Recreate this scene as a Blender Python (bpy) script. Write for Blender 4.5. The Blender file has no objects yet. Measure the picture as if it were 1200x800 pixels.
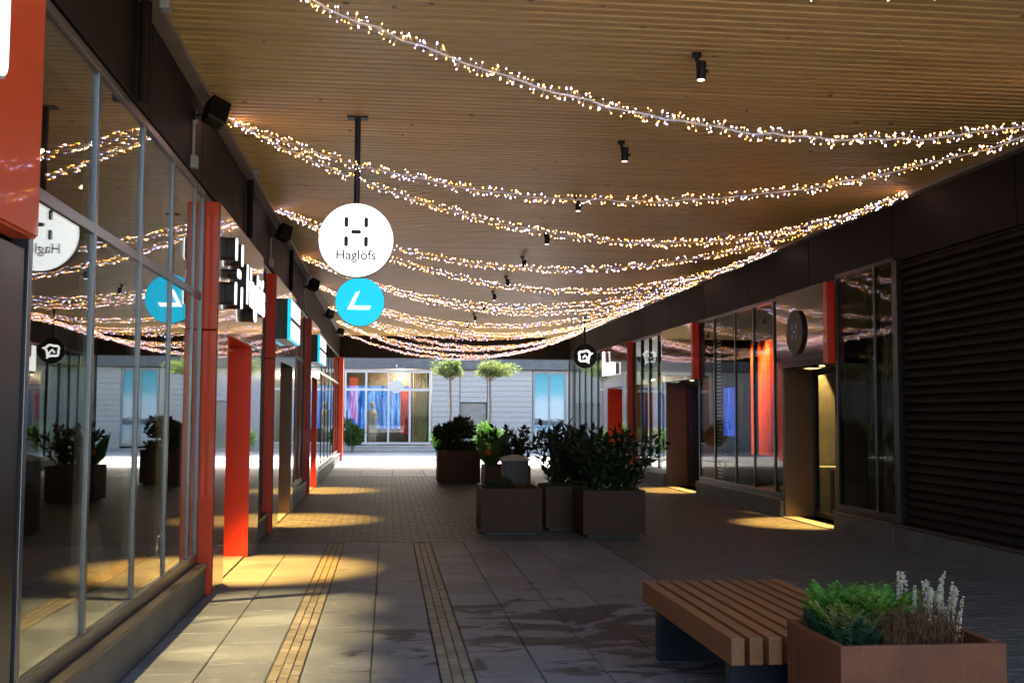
import bpy, math, random
from mathutils import Vector, Matrix, Euler
R = math.radians
scene = bpy.context.scene
col = scene.collection

# ------------------------------------------------------------------ camera
PITCH, YAW, ROLL = 3.844, 6.49, 0.25
cd = bpy.data.cameras.new('camera'); cam = bpy.data.objects.new('camera', cd); col.objects.link(cam)
cd.sensor_width = 36; cd.lens = 38.4; cd.clip_start = 0.05; cd.clip_end = 2000
cam.matrix_world = (Matrix.Translation((0, 0, 1.5)) @ Matrix.Rotation(R(-YAW), 4, 'Z') @
                    Matrix.Rotation(R(90 + PITCH), 4, 'X') @ Matrix.Rotation(R(ROLL), 4, 'Z'))
scene.camera = cam
# ------------------------------------------------------------------ sky and sun (sun beyond the far end of the passage)
SUN_EL, SUN_AZ = 35.0, 16.0           # azimuth from +Y towards +X
w = bpy.data.worlds.new('World'); scene.world = w; w.use_nodes = True
nt = w.node_tree; nt.nodes.clear()
sky = nt.nodes.new('ShaderNodeTexSky'); sky.sky_type = 'NISHITA'; sky.sun_disc = False
sky.sun_elevation = R(SUN_EL); sky.sun_rotation = R(SUN_AZ); sky.air_density = 1.2; sky.dust_density = 2.5
bg = nt.nodes.new('ShaderNodeBackground'); bg.inputs['Strength'].default_value = 0.15
wo = nt.nodes.new('ShaderNodeOutputWorld')
nt.links.new(sky.outputs[0], bg.inputs[0]); nt.links.new(bg.outputs[0], wo.inputs[0])
sl = bpy.data.lights.new('sun', 'SUN'); sl.energy = 4.0; sl.angle = R(0.5); sl.color = (1, .95, .87)
sun = bpy.data.objects.new('sun', sl); col.objects.link(sun)
dirs = Vector((math.sin(R(SUN_AZ)) * math.cos(R(SUN_EL)), math.cos(R(SUN_AZ)) * math.cos(R(SUN_EL)), math.sin(R(SUN_EL))))
sun.rotation_euler = dirs.to_track_quat('Z', 'Y').to_euler(); sun.location = (4, 60, 40)
vs = scene.view_settings
vs.view_transform = 'Standard'; vs.look = 'None'; vs.gamma = 1; vs.exposure = 2.15; vs.use_curve_mapping = False
cy = scene.cycles
cy.use_denoising = True
cy.max_bounces = 8; cy.diffuse_bounces = 4; cy.glossy_bounces = 4; cy.transmission_bounces = 6; cy.transparent_max_bounces = 24
cy.sample_clamp_indirect = 6; cy.caustics_reflective = False; cy.caustics_refractive = False
cy.use_light_tree = True
POOL = 1.0                                # strength of the warm entrance lamps

# ------------------------------------------------------------------ mesh helpers
class MB:
    def __init__(s): s.v = []; s.f = []
    def add(s, vs, fs):
        n = len(s.v); s.v += [tuple(p) for p in vs]; s.f += [tuple(i + n for i in f) for f in fs]; return s
    def box(s, x0, x1, y0, y1, z0, z1):
        return s.add([(x0,y0,z0),(x1,y0,z0),(x1,y1,z0),(x0,y1,z0),(x0,y0,z1),(x1,y0,z1),(x1,y1,z1),(x0,y1,z1)],
              [(3,2,1,0),(4,5,6,7),(0,1,5,4),(1,2,6,5),(2,3,7,6),(3,0,4,7)])
    def cyl(s, p, q, r, n=10, r2=None):
        p = Vector(p); q = Vector(q); r2 = r if r2 is None else r2
        d = (q - p).normalized(); a = d.orthogonal().normalized(); b = d.cross(a)
        vs = []
        for c, rr in ((p, r), (q, r2)):
            for i in range(n):
                t = 2 * math.pi * i / n; vs.append(c + (a * math.cos(t) + b * math.sin(t)) * rr)
        fs = [(i, (i + 1) % n, n + (i + 1) % n, n + i) for i in range(n)] + [tuple(range(n - 1, -1, -1)), tuple(range(n, 2 * n))]
        return s.add(vs, fs)
    def tube(s, pts, r, n=6, r2=None):
        pts = [Vector(p) for p in pts]; m = len(pts); r2 = r if r2 is None else r2
        vs = []; a = None
        for k, p in enumerate(pts):
            d = (pts[min(k + 1, m - 1)] - pts[max(k - 1, 0)])
            if d.length < 1e-9: d = Vector((0, 0, 1))
            d.normalize()
            a = d.orthogonal().normalized() if a is None else (a - d * a.dot(d)).normalized()
            b = d.cross(a); rr = r + (r2 - r) * k / max(1, m - 1)
            for i in range(n):
                t = 2 * math.pi * i / n; vs.append(p + (a * math.cos(t) + b * math.sin(t)) * rr)
        fs = []
        for k in range(m - 1):
            for i in range(n):
                j = (i + 1) % n; fs.append((k * n + i, k * n + j, (k + 1) * n + j, (k + 1) * n + i))
        fs += [tuple(range(n - 1, -1, -1)), tuple(range((m - 1) * n, m * n))]
        return s.add(vs, fs)
    def octa(s, c, r, d=None, l=1.0):
        c = Vector(c); d = Vector((0, 0, 1)) if d is None else Vector(d).normalized()
        a = d.orthogonal().normalized(); b = d.cross(a)
        vs = [c + a * r, c + b * r, c - a * r, c - b * r, c + d * r * l, c - d * r * l]
        return s.add(vs, [(0,1,4),(1,2,4),(2,3,4),(3,0,4),(1,0,5),(2,1,5),(3,2,5),(0,3,5)])
    def leaf(s, p, d, up, L, W, bend=0.15):
        p = Vector(p); d = Vector(d).normalized(); up = Vector(up)
        side = d.cross(up)
        if side.length < 1e-4: side = d.orthogonal()
        side.normalize(); nn = side.cross(d)
        m1 = p + d * L * .45 + nn * L * bend
        tip = p + d * L - nn * L * bend * .3
        return s.add([p, m1 + side * W * .5 - nn * W * .18, tip, m1 - side * W * .5 - nn * W * .18, m1],
                     [(0, 1, 4), (1, 2, 4), (2, 3, 4), (3, 0, 4)])
    def prism_y(s, poly, y0, y1):            # polygon in (x, z), extruded along Y
        n = len(poly)
        vs = [(x, y0, z) for x, z in poly] + [(x, y1, z) for x, z in poly]
        fs = [tuple(range(n)), tuple(range(2 * n - 1, n - 1, -1))] + [((i + 1) % n, i, n + i, n + (i + 1) % n) for i in range(n)]
        return s.add(vs, fs)
    def prism_x(s, poly, x0, x1):            # polygon in (y, z), extruded along X
        n = len(poly)
        vs = [(x0, y, z) for y, z in poly] + [(x1, y, z) for y, z in poly]
        fs = [tuple(range(n)), tuple(range(2 * n - 1, n - 1, -1))] + [((i + 1) % n, i, n + i, n + (i + 1) % n) for i in range(n)]
        return s.add(vs, fs)
    def mesh(s, name, mat=None, smooth=False, off=(0, 0, 0)):
        me = bpy.data.meshes.new(name)
        me.from_pydata([(x - off[0], y - off[1], z - off[2]) for x, y, z in s.v], [], s.f); me.update()
        if mat: me.materials.append(mat)
        if smooth: me.polygons.foreach_set('use_smooth', [True] * len(me.polygons))
        return me
    def build(s, name, mat, parent=None, bevel=0, smooth=False, origin=None):
        off = wloc(parent) if parent else (origin or (0, 0, 0))
        o = bpy.data.objects.new(name, s.mesh(name, mat, smooth, off)); col.objects.link(o)
        if parent: o.parent = parent
        else: o.location = off
        if bevel:
            b = o.modifiers.new('bevel', 'BEVEL'); b.width = bevel; b.segments = 2; b.limit_method = 'ANGLE'
        return o

def wloc(o):
    l = Vector((0, 0, 0))
    while o: l += o.location; o = o.parent
    return l
def tag(o, label=None, cat=None, group=None, kind=None):
    if label: o['label'] = label
    if cat: o['category'] = cat
    if group: o['group'] = group
    if kind: o['kind'] = kind
    return o
def thing(name, loc, label, cat, group=None):
    o = bpy.data.objects.new(name, None); o.empty_display_size = .2; col.objects.link(o); o.location = loc
    return tag(o, label, cat, group)
def piece(name, me, parent, loc=(0, 0, 0), rot=None):
    o = bpy.data.objects.new(name, me); col.objects.link(o); o.parent = parent; o.location = loc
    if rot: o.rotation_euler = rot
    return o
def text_mb(body, size, extrude=0.0, bold=0.0):
    """verts in (x, z) facing -Y, centred on x; returns an MB"""
    c = bpy.data.curves.new('t', 'FONT'); c.body = body; c.size = size; c.extrude = extrude; c.offset = bold
    c.align_x = 'CENTER'; c.resolution_u = 3
    o = bpy.data.objects.new('t', c); col.objects.link(o)
    dg = bpy.context.evaluated_depsgraph_get(); me = o.evaluated_get(dg).to_mesh()
    mb = MB(); mb.add([(v.co.x, -v.co.z, v.co.y) for v in me.vertices], [tuple(p.vertices) for p in me.polygons])
    o.evaluated_get(dg).to_mesh_clear(); bpy.data.objects.remove(o); bpy.data.curves.remove(c)
    return mb
def xform(mb, fn):
    mb.v = [tuple(fn(*p)) for p in mb.v]; return mb

# ------------------------------------------------------------------ materials
def newmat(name):
    m = bpy.data.materials.new(name); m.use_nodes = True; n = m.node_tree.nodes; n.clear()
    out = n.new('ShaderNodeOutputMaterial'); return m, m.node_tree, out
def N(nt, typ, **kw):
    n = nt.nodes.new(typ)
    for k, v in kw.items():
        if hasattr(n, k): setattr(n, k, v)
        else: n.inputs[k.replace('_', ' ')].default_value = v
    return n
def pos(nt, scale=(1, 1, 1), obj=False):
    m = N(nt, 'ShaderNodeMapping'); m.inputs['Scale'].default_value = scale
    if obj:
        t = N(nt, 'ShaderNodeTexCoord'); nt.links.new(t.outputs['Object'], m.inputs['Vector'])
    else:
        g = N(nt, 'ShaderNodeNewGeometry'); nt.links.new(g.outputs['Position'], m.inputs['Vector'])
    return m.outputs[0]
def ramp(nt, fac, stops):
    r = N(nt, 'ShaderNodeValToRGB'); e = r.color_ramp.elements
    while len(e) < len(stops): e.new(.5)
    for k, (p, c) in enumerate(stops):
        e[k].position = p; e[k].color = (*c, 1) if len(c) == 3 else c
    nt.links.new(fac, r.inputs[0]); return r.outputs[0]
def noise(nt, vec, scale, detail=5, rough=.6, dist=0):
    n = N(nt, 'ShaderNodeTexNoise'); n.inputs['Scale'].default_value = scale; n.inputs['Detail'].default_value = detail
    n.inputs['Roughness'].default_value = rough; n.inputs['Distortion'].default_value = dist
    nt.links.new(vec, n.inputs['Vector']); return n.outputs[0]
def mixc(nt, fac, a, b, mode='MIX'):
    m = N(nt, 'ShaderNodeMix'); m.data_type = 'RGBA'; m.blend_type = mode
    for sock, v in ((m.inputs[0], fac), (m.inputs[6], a), (m.inputs[7], b)):
        if hasattr(v, 'links') or hasattr(v, 'is_output'): nt.links.new(v, sock)
        elif isinstance(v, (int, float)): sock.default_value = v
        else: sock.default_value = (*v, 1)
    return m.outputs[2]
def math_(nt, op, a, b=None, c=None):
    m = N(nt, 'ShaderNodeMath'); m.operation = op
    for i, v in enumerate((a, b, c)):
        if v is None: continue
        if isinstance(v, (int, float)): m.inputs[i].default_value = v
        else: nt.links.new(v, m.inputs[i])
    return m.outputs[0]
def bump(nt, h, strength=.3, dist=.01):
    b = N(nt, 'ShaderNodeBump'); b.inputs['Strength'].default_value = strength; b.inputs['Distance'].default_value = dist
    nt.links.new(h, b.inputs['Height']); return b.outputs[0]
def pbr(name, c1, c2=None, spec=.5, rough=.6, scale=6, metal=0, coat=0, bstr=.15, stretch=(1, 1, 1), rvar=.15, objvar=0, fine=60):
    m, nt, out = newmat(name); p = N(nt, 'ShaderNodeBsdfPrincipled')
    v = pos(nt, stretch); c2 = c2 or tuple(x * .7 for x in c1)
    n1 = noise(nt, v, scale, 6); n2 = noise(nt, v, fine, 3)
    c = ramp(nt, n1, [(.3, c2), (.7, c1)])
    c = mixc(nt, .18, c, ramp(nt, n2, [(.3, (.25, .25, .25)), (.75, (1, 1, 1))]), 'MULTIPLY')
    if objvar:
        oi = N(nt, 'ShaderNodeObjectInfo')
        f = math_(nt, 'MULTIPLY_ADD', oi.outputs['Random'], objvar, 1 - objvar * .6)
        hs = N(nt, 'ShaderNodeHueSaturation'); nt.links.new(f, hs.inputs['Value']); nt.links.new(c, hs.inputs['Color']); c = hs.outputs[0]
    nt.links.new(c, p.inputs['Base Color'])
    r = math_(nt, 'MULTIPLY_ADD', n1, rvar, rough - rvar * .5); nt.links.new(r, p.inputs['Roughness'])
    p.inputs['Metallic'].default_value = metal; p.inputs['Specular IOR Level'].default_value = spec
    if coat: p.inputs['Coat Weight'].default_value = coat; p.inputs['Coat Roughness'].default_value = .03
    if bstr: nt.links.new(bump(nt, n2, bstr, .004), p.inputs['Normal'])
    nt.links.new(p.outputs[0], out.inputs[0]); return m
def emis(name, c, s):
    m, nt, out = newmat(name); e = N(nt, 'ShaderNodeEmission'); e.inputs[0].default_value = (*c, 1); e.inputs[1].default_value = s
    nt.links.new(e.outputs[0], out.inputs[0]); return m
def lit_sign(name, c, s):
    m, nt, out = newmat(name); p = N(nt, 'ShaderNodeBsdfPrincipled'); p.inputs['Base Color'].default_value = (*c, 1)
    p.inputs['Emission Color'].default_value = (*c, 1); p.inputs['Emission Strength'].default_value = s; p.inputs['Roughness'].default_value = .35
    nt.links.new(p.outputs[0], out.inputs[0]); return m
def glass(name, tint=(.82, .86, .84), f0=.05, power=4.0):
    m, nt, out = newmat(name)
    lw = N(nt, 'ShaderNodeLayerWeight'); lw.inputs['Blend'].default_value = .5
    pw = math_(nt, 'POWER', lw.outputs['Facing'], power)
    fac = math_(nt, 'MULTIPLY_ADD', pw, 1 - f0, f0)
    t = N(nt, 'ShaderNodeBsdfTransparent'); t.inputs[0].default_value = (*tint, 1)
    g = N(nt, 'ShaderNodeBsdfGlossy'); g.inputs['Roughness'].default_value = .005; g.inputs[0].default_value = (.95, .96, .95, 1)
    nz = noise(nt, pos(nt), .9, 2); nt.links.new(bump(nt, nz, .03, .02), g.inputs['Normal'])
    mx = N(nt, 'ShaderNodeMixShader'); nt.links.new(fac, mx.inputs[0]); nt.links.new(t.outputs[0], mx.inputs[1]); nt.links.new(g.outputs[0], mx.inputs[2])
    nt.links.new(mx.outputs[0], out.inputs[0]); return m
def leafmat(name, c1, c2, scale=9, trans=.35, rough=.5):
    m, nt, out = newmat(name); p = N(nt, 'ShaderNodeBsdfPrincipled'); p.inputs['Roughness'].default_value = rough
    c = ramp(nt, noise(nt, pos(nt), scale, 3), [(.35, c2), (.65, c1)])
    nt.links.new(c, p.inputs['Base Color'])
    t = N(nt, 'ShaderNodeBsdfTranslucent'); nt.links.new(mixc(nt, 1, c, (1.6, 1.7, .9), 'MULTIPLY'), t.inputs[0])
    mx = N(nt, 'ShaderNodeMixShader'); mx.inputs[0].default_value = trans
    nt.links.new(p.outputs[0], mx.inputs[1]); nt.links.new(t.outputs[0], mx.inputs[2]); nt.links.new(mx.outputs[0], out.inputs[0]); return m

def wood_ceiling():
    m, nt, out = newmat('pine_board'); p = N(nt, 'ShaderNodeBsdfPrincipled')
    oi = N(nt, 'ShaderNodeObjectInfo')
    g = N(nt, 'ShaderNodeNewGeometry')
    off = N(nt, 'ShaderNodeCombineXYZ'); nt.links.new(math_(nt, 'MULTIPLY', oi.outputs['Random'], 37.0), off.inputs[0])
    add = N(nt, 'ShaderNodeVectorMath'); add.operation = 'ADD'; nt.links.new(g.outputs['Position'], add.inputs[0]); nt.links.new(off.outputs[0], add.inputs[1])
    mp = N(nt, 'ShaderNodeMapping'); mp.inputs['Scale'].default_value = (.55, 14, 3); nt.links.new(add.outputs[0], mp.inputs[0])
    grain = noise(nt, mp.outputs[0], 2.2, 6, .65, .6)
    c = ramp(nt, grain, [(.25, (.45, .29, .085)), (.55, (.58, .395, .135)), (.8, (.67, .49, .185))])
    mk = N(nt, 'ShaderNodeMapping'); mk.inputs['Scale'].default_value = (6.5, 6.0, 1); nt.links.new(add.outputs[0], mk.inputs[0])
    vo = N(nt, 'ShaderNodeTexVoronoi'); vo.inputs['Scale'].default_value = 1.0; nt.links.new(mk.outputs[0], vo.inputs['Vector'])
    sep = N(nt, 'ShaderNodeSeparateColor'); nt.links.new(vo.outputs['Color'], sep.inputs[0])
    size = math_(nt, 'MULTIPLY', math_(nt, 'POWER', sep.outputs[0], 5.0), .21)
    knot = math_(nt, 'LESS_THAN', vo.outputs['Distance'], size)
    c = mixc(nt, math_(nt, 'MULTIPLY', knot, .85), c, (.085, .045, .018))
    hs = N(nt, 'ShaderNodeHueSaturation'); nt.links.new(math_(nt, 'MULTIPLY_ADD', oi.outputs['Random'], .16, .95), hs.inputs['Value']); nt.links.new(c, hs.inputs['Color'])
    nt.links.new(hs.outputs[0], p.inputs['Base Color']); p.inputs['Roughness'].default_value = .42
    nt.links.new(bump(nt, grain, .2, .003), p.inputs['Normal'])
    nt.links.new(p.outputs[0], out.inputs[0]); return m

def slab_mat(name, c1, c2, wet=True, objvar=.3):
    m, nt, out = newmat(name); p = N(nt, 'ShaderNodeBsdfPrincipled'); v = pos(nt)
    n1 = noise(nt, v, 2.3, 7, .62); n2 = noise(nt, v, 48, 5, .7); n3 = noise(nt, v, .55, 3)
    c = ramp(nt, n1, [(.3, c2), (.7, c1)])
    c = mixc(nt, .45, c, ramp(nt, n2, [(.28, (.35, .34, .33)), (.7, (1, 1, 1))]), 'MULTIPLY')
    oi = N(nt, 'ShaderNodeObjectInfo'); hs = N(nt, 'ShaderNodeHueSaturation')
    nt.links.new(math_(nt, 'MULTIPLY_ADD', oi.outputs['Random'], objvar, 1 - objvar * .5), hs.inputs['Value']); nt.links.new(c, hs.inputs['Color']); c = hs.outputs[0]
    rough = math_(nt, 'MULTIPLY_ADD', n1, .25, .48)
    if wet:      # spilled water left dark streaked stains round the bench and planter
        g = N(nt, 'ShaderNodeNewGeometry')
        mp = N(nt, 'ShaderNodeMapping'); mp.inputs['Scale'].default_value = (1.0, 1.7, 1); nt.links.new(g.outputs['Position'], mp.inputs[0])
        ns = noise(nt, mp.outputs[0], 1.9, 6, .62, .7)
        d = N(nt, 'ShaderNodeVectorMath'); d.operation = 'DISTANCE'; nt.links.new(g.outputs['Position'], d.inputs[0]); d.inputs[1].default_value = (1.45, 7.75, 0)
        fall = N(nt, 'ShaderNodeMapRange'); fall.inputs[1].default_value = .3; fall.inputs[2].default_value = 2.3; fall.inputs[3].default_value = .22; fall.inputs[4].default_value = -.34
        nt.links.new(d.outputs['Value'], fall.inputs[0])
        s = math_(nt, 'ADD', math_(nt, 'MULTIPLY_ADD', ns, 2.6, -.8), fall.outputs[0])
        k = N(nt, 'ShaderNodeMapRange'); k.inputs[1].default_value = .56; k.inputs[2].default_value = .68; nt.links.new(s, k.inputs[0])
        c = mixc(nt, math_(nt, 'MULTIPLY', k.outputs[0], .85), c, (.022, .016, .013))
        dry = math_(nt, 'SUBTRACT', 1.0, k.outputs[0])
        # scuffed pale limescale marks
        sc = noise(nt, mp.outputs[0], 4.6, 7, .7, 1.2)
        k2 = N(nt, 'ShaderNodeMapRange'); k2.inputs[1].default_value = .55; k2.inputs[2].default_value = .68; nt.links.new(sc, k2.inputs[0])
        c = mixc(nt, math_(nt, 'MULTIPLY', math_(nt, 'MULTIPLY', k2.outputs[0], .35), dry), c, (.42, .42, .43))
    nt.links.new(c, p.inputs['Base Color']); nt.links.new(rough, p.inputs['Roughness'])
    nt.links.new(bump(nt, n2, .35, .004), p.inputs['Normal'])
    nt.links.new(p.outputs[0], out.inputs[0]); return m

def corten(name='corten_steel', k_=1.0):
    m, nt, out = newmat(name); p = N(nt, 'ShaderNodeBsdfPrincipled'); v = pos(nt)
    n1 = noise(nt, v, 5, 7, .65); n2 = noise(nt, v, 70, 4, .7)
    c = ramp(nt, n1, [(.25, (.11, .034, .013)), (.55, (.20, .062, .024)), (.8, (.26, .09, .036))])
    c = mixc(nt, .4, c, ramp(nt, n2, [(.3, (.45, .4, .38)), (.7, (1, 1, 1))]), 'MULTIPLY')
    st = noise(nt, pos(nt, (13, 13, .55)), 1.0, 3, .5)
    k = N(nt, 'ShaderNodeMapRange'); k.inputs[1].default_value = .58; k.inputs[2].default_value = .70; nt.links.new(st, k.inputs[0])
    c = mixc(nt, math_(nt, 'MULTIPLY', k.outputs[0], .6), c, (.36, .10, .025))
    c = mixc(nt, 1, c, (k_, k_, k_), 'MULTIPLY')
    nt.links.new(c, p.inputs['Base Color']); nt.links.new(math_(nt, 'MULTIPLY_ADD', n1, .25, .5), p.inputs['Roughness'])
    p.inputs['Metallic'].default_value = .1
    nt.links.new(bump(nt, n2, .25, .003), p.inputs['Normal'])
    nt.links.new(p.outputs[0], out.inputs[0]); return m

M = {}
M['board'] = wood_ceiling()
M['trim'] = pbr('painted_trim', (.30, .25, .19), rough=.5)
M['black'] = pbr('black_metal', (.012, .012, .013), rough=.4, bstr=.05)
M['fascia'] = pbr('dark_bronze_panel', (.020, .014, .010), (.015, .010, .008), rough=.6, spec=.12, bstr=.04)
M['roof'] = pbr('roof_felt', (.05, .05, .05), rough=.9)
M['frame'] = pbr('anodised_frame', (.20, .21, .225), (.16, .168, .18), rough=.32, metal=.85, bstr=.04)
M['dframe'] = pbr('dark_frame', (.045, .043, .045), rough=.32, metal=.6, bstr=.04)
M['plinth'] = pbr('plinth_concrete', (.16, .155, .15), (.10, .098, .095), rough=.7, scale=3, bstr=.3)
M['ledge'] = pbr('ledge_metal', (.10, .085, .075), rough=.4, metal=.5)
M['orange'] = pbr('orange_lacquer', (.82, .062, .004), (.74, .052, .004), rough=.42, coat=.3, bstr=.02, rvar=.05)
M['red'] = pbr('red_lacquer', (.80, .042, .006), (.76, .038, .006), rough=.4, coat=.3, bstr=.02, rvar=.05)
M['ogloss'] = pbr('copper_gloss_panel', (.20, .055, .015), (.17, .045, .012), rough=.15, coat=1, bstr=.02, rvar=.05)
M['dgloss'] = pbr('dark_gloss_panel', (.05, .038, .03), (.04, .03, .025), rough=.12, coat=1, bstr=.02, rvar=.04)
M['brown'] = pbr('brown_jamb', (.16, .10, .06), (.13, .08, .05), rough=.45, bstr=.05)
M['glass'] = glass('window_glass')
M['rglass'] = glass('coated_glass', (.80, .82, .80), .03, 8.0)
M['slab'] = slab_mat('paving_slab', (.25, .26, .28), (.168, .175, .188))
M['sett'] = slab_mat('paving_sett', (.15, .146, .136), (.10, .097, .09), objvar=0)
M['tact'] = slab_mat('tactile_paver', (.34, .28, .20), (.25, .20, .14), wet=False, objvar=.45)
M['joint'] = pbr('joint_sand', (.085, .076, .066), rough=.95, scale=20)
M['pale'] = slab_mat('pale_plaza_paving', (.62, .60, .57), (.52, .50, .48), wet=False, objvar=.1)
M['shopfloor'] = pbr('shop_floor', (.12, .085, .05), rough=.5, stretch=(8, 1, 1))
M['shopwall'] = pbr('shop_wall', (.07, .052, .036), rough=.7)
M['shopdark'] = pbr('shop_ceiling', (.05, .045, .04), rough=.8)
M['corten'] = corten(); M['corten_shaded'] = corten('shaded_corten_steel', .32)  # second copy is darkened: shade deeper in the passage put into the colour
M['soil'] = pbr('soil', (.035, .026, .018), (.015, .011, .008), rough=1, scale=25, bstr=1)
M['slatwood'] = pbr('bench_hardwood', (.37, .15, .05), (.25, .098, .033), rough=.5, scale=3, stretch=(14, .9, 14), objvar=.35, bstr=.2)
M['benchleg'] = pbr('bench_steel', (.02, .026, .045), rough=.35, metal=.3)
M['white_on'] = lit_sign('sign_white_lit', (1, 1, 1), .4)
M['cyan_on'] = lit_sign('sign_cyan_lit', (.0, .50, .80), .28)
M['black_ink'] = pbr('black_ink', (.01, .01, .011), rough=.5, bstr=0)
M['grey_ink'] = pbr('grey_ink', (.06, .065, .085), rough=.5, bstr=0)
M['rim'] = pbr('sign_rim', (.45, .45, .46), rough=.4)
M['bulbw'] = emis('bulb_warm', (1.0, .36, .055), 10.5)
M['bulbn'] = emis('bulb_neutral', (1.0, .62, .28), 11)
M['bulbc'] = emis('bulb_cool', (.62, .56, 1.0), 9.5)
M['wire'] = pbr('clear_wire', (.75, .70, .66), rough=.4)
M['lens'] = emis('lamp_lens', (1.0, .86, .66), 1.2)
M['warmlens'] = emis('warm_lamp_lens', (1.0, .66, .28), 4)
M['shutter'] = pbr('ribbed_cladding', (.026, .020, .016), (.019, .015, .012), rough=.65, spec=.1, bstr=.04)
M['clad'] = pbr('grey_cladding', (.60, .57, .545), (.54, .515, .49), rough=.6, bstr=.08)
M['claddark'] = pbr('grey_fascia', (.17, .17, .18), rough=.5)
M['beige'] = pbr('beige_door', (.42, .38, .35), rough=.6)
M['white'] = pbr('white_paint', (.78, .78, .77), (.7, .7, .7), rough=.5)
M['concrete'] = pbr('light_concrete', (.55, .54, .52), (.42, .41, .40), rough=.8, scale=4, bstr=.4)
M['bin'] = pbr('bin_stone', (.10, .105, .12), (.07, .075, .085), rough=.6, scale=8)
M['leaf_dark'] = leafmat('leaf_dark', (.022, .040, .014), (.011, .022, .008), trans=.12)
M['leaf_mid'] = leafmat('leaf_mid', (.075, .15, .03), (.03, .075, .016))
M['leaf_bright'] = leafmat('leaf_bright', (.15, .32, .035), (.06, .18, .02), scale=14, trans=.3)
M['leaf_blue'] = leafmat('leaf_bluegreen', (.045, .12, .06), (.02, .06, .035), trans=.2)
M['leaf_yell'] = leafmat('leaf_yellow', (.34, .30, .10), (.20, .20, .06))
M['leaf_pale'] = leafmat('leaf_olive_pale', (.22, .25, .12), (.13, .17, .07), scale=5, trans=.45)
M['grass_brown'] = leafmat('grass_brown', (.17, .075, .03), (.09, .04, .018), scale=30, trans=.2)
M['heather_w'] = leafmat('heather_white', (.60, .51, .38), (.42, .34, .25), scale=40, trans=.25)
M['flower_o'] = leafmat('flower_orange', (.75, .22, .03), (.6, .12, .02), trans=.4)
M['bark'] = pbr('bark', (.30, .22, .17), (.2, .15, .12), rough=.9, scale=20, bstr=.5)

# ------------------------------------------------------------------ dimensions
H = 4.05                       # ceiling
Y0, Y1 = 4.55, 36.3; W0 = -.7            # roof extent along the passage
XP, XG, XQ, XF = -1.48, -1.57, -1.44, -1.54     # left: plinth, glass, portal, fascia
RP, RG, RQ, RF = 5.86, 5.94, 5.82, 5.97         # right
PZ0, PZ1 = 2.21, 3.30          # portal header heights
rnd = random.Random(11)

# ------------------------------------------------------------------ ground and paving
ground = tag(MB().add([(-300, -120, -.012), (300, -120, -.012), (300, 500, -.012), (-300, 500, -.012)], [(0, 1, 2, 3)]).build('ground', M['joint']), kind='structure')
plaza = MB()
for (a, b, c, d) in ((-60, 80, 30.2, 120), (-60, -7.2, -60, 30.2), (11.6, 80, -60, 30.2), (-7.2, 11.6, -60, -.72)):
    plaza.add([(a, c, -.004), (b, c, -.004), (b, d, -.004), (a, d, -.004)], [(0, 1, 2, 3)])
tag(plaza.build('plaza_paving', M['pale']), kind='structure')
pavement = tag(MB().box(-1.6, 6.0, -.7, 30.15, -.06, -.009).build('pavement', M['joint']), kind='structure')
cols = [(-1.475, -1.065), (-1.065, -.665), (-.475, -.076), (-.076, .32), (.52, .91), (.91, 1.30), (1.30, 1.70), (1.70, 2.10), (2.10, 2.49)]
slab_cache = {}
def slab(x0, x1, y0, y1, g=.004):
    key = (round(x1 - x0, 3), round(y1 - y0, 3))
    if key not in slab_cache:
        a, b = (x1 - x0) / 2 - g, (y1 - y0) / 2 - g; e = .006
        mb = MB().add([(-a, -b, -.02), (a, -b, -.02), (a, b, -.02), (-a, b, -.02), (-a, -b, -.004), (a, -b, -.004), (a, b, -.004), (-a, b, -.004),
                       (-a + e, -b + e, 0), (a - e, -b + e, 0), (a - e, b - e, 0), (-a + e, b - e, 0)],
                      [(0,1,5,4),(1,2,6,5),(2,3,7,6),(3,0,4,7),(4,5,9,8),(5,6,10,9),(6,7,11,10),(7,4,8,11),(8,9,10,11)])
        slab_cache[key] = mb.mesh('paving_slab', M['slab'])
    return piece('paving_slab', slab_cache[key], pavement, ((x0 + x1) / 2, (y0 + y1) / 2, rnd.uniform(-.0015, .0015)), (rnd.uniform(-.0025, .0025), rnd.uniform(-.003, .003), 0))
for k, (a, b) in enumerate(cols):
    off = (.0, .25, .12, .42, .3, .05, .48, .2, .33)[k]
    y = 3.6 + off; slab(a, b, 3.6 - .6 + off, y)
    while y < 12.9:
        y2 = 13.03 if y + .85 > 13.03 else y + .6
        slab(a, b, y, y2); y = y2
for k in range(9):                                             # band of slabs at the open end
    for j in range(3): slab(-1.47 + k * .81, -1.47 + (k + 1) * .81, 27.0 + j * 1.04, 27.0 + (j + 1) * 1.04, .008)
def sett_field(mb, x0, x1, y0, y1, lx, ly, r, skip=()):
    j = 0; y = y0
    while y < y1 - .01:
        x = x0 - (lx * .5 if j % 2 else 0)
        while x < x1 - .01:
            a, b = max(x, x0) + .002, min(x + lx, x1) - .002
            if b - a > .02 and not any(s0 < (a + b) / 2 < s1 and y < sy for s0, s1, sy in skip):
                z = r.uniform(-.002, .001); c, d = y + .002, y + ly - .002
                e = .004
                mb.add([(a, c, z - .012), (b, c, z - .012), (b, d, z - .012), (a, d, z - .012), (a + e, c + e, z), (b - e, c + e, z), (b - e, d - e, z), (a + e, d - e, z)],
                       [(0, 1, 5, 4), (1, 2, 6, 5), (2, 3, 7, 6), (3, 0, 4, 7), (4, 5, 6, 7)])
            x += lx
        y += ly; j += 1
    return mb
r2 = random.Random(3)
sb = MB(); sett_field(sb, 2.50, 5.85, 3.0, 13.0, .21, .105, r2); sett_field(sb, -1.47, 5.85, 13.05, 26.98, .21, .14, r2)
tag(sb.build('paving_setts', M['sett'], pavement), kind='stuff')
tact_me = None
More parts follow.
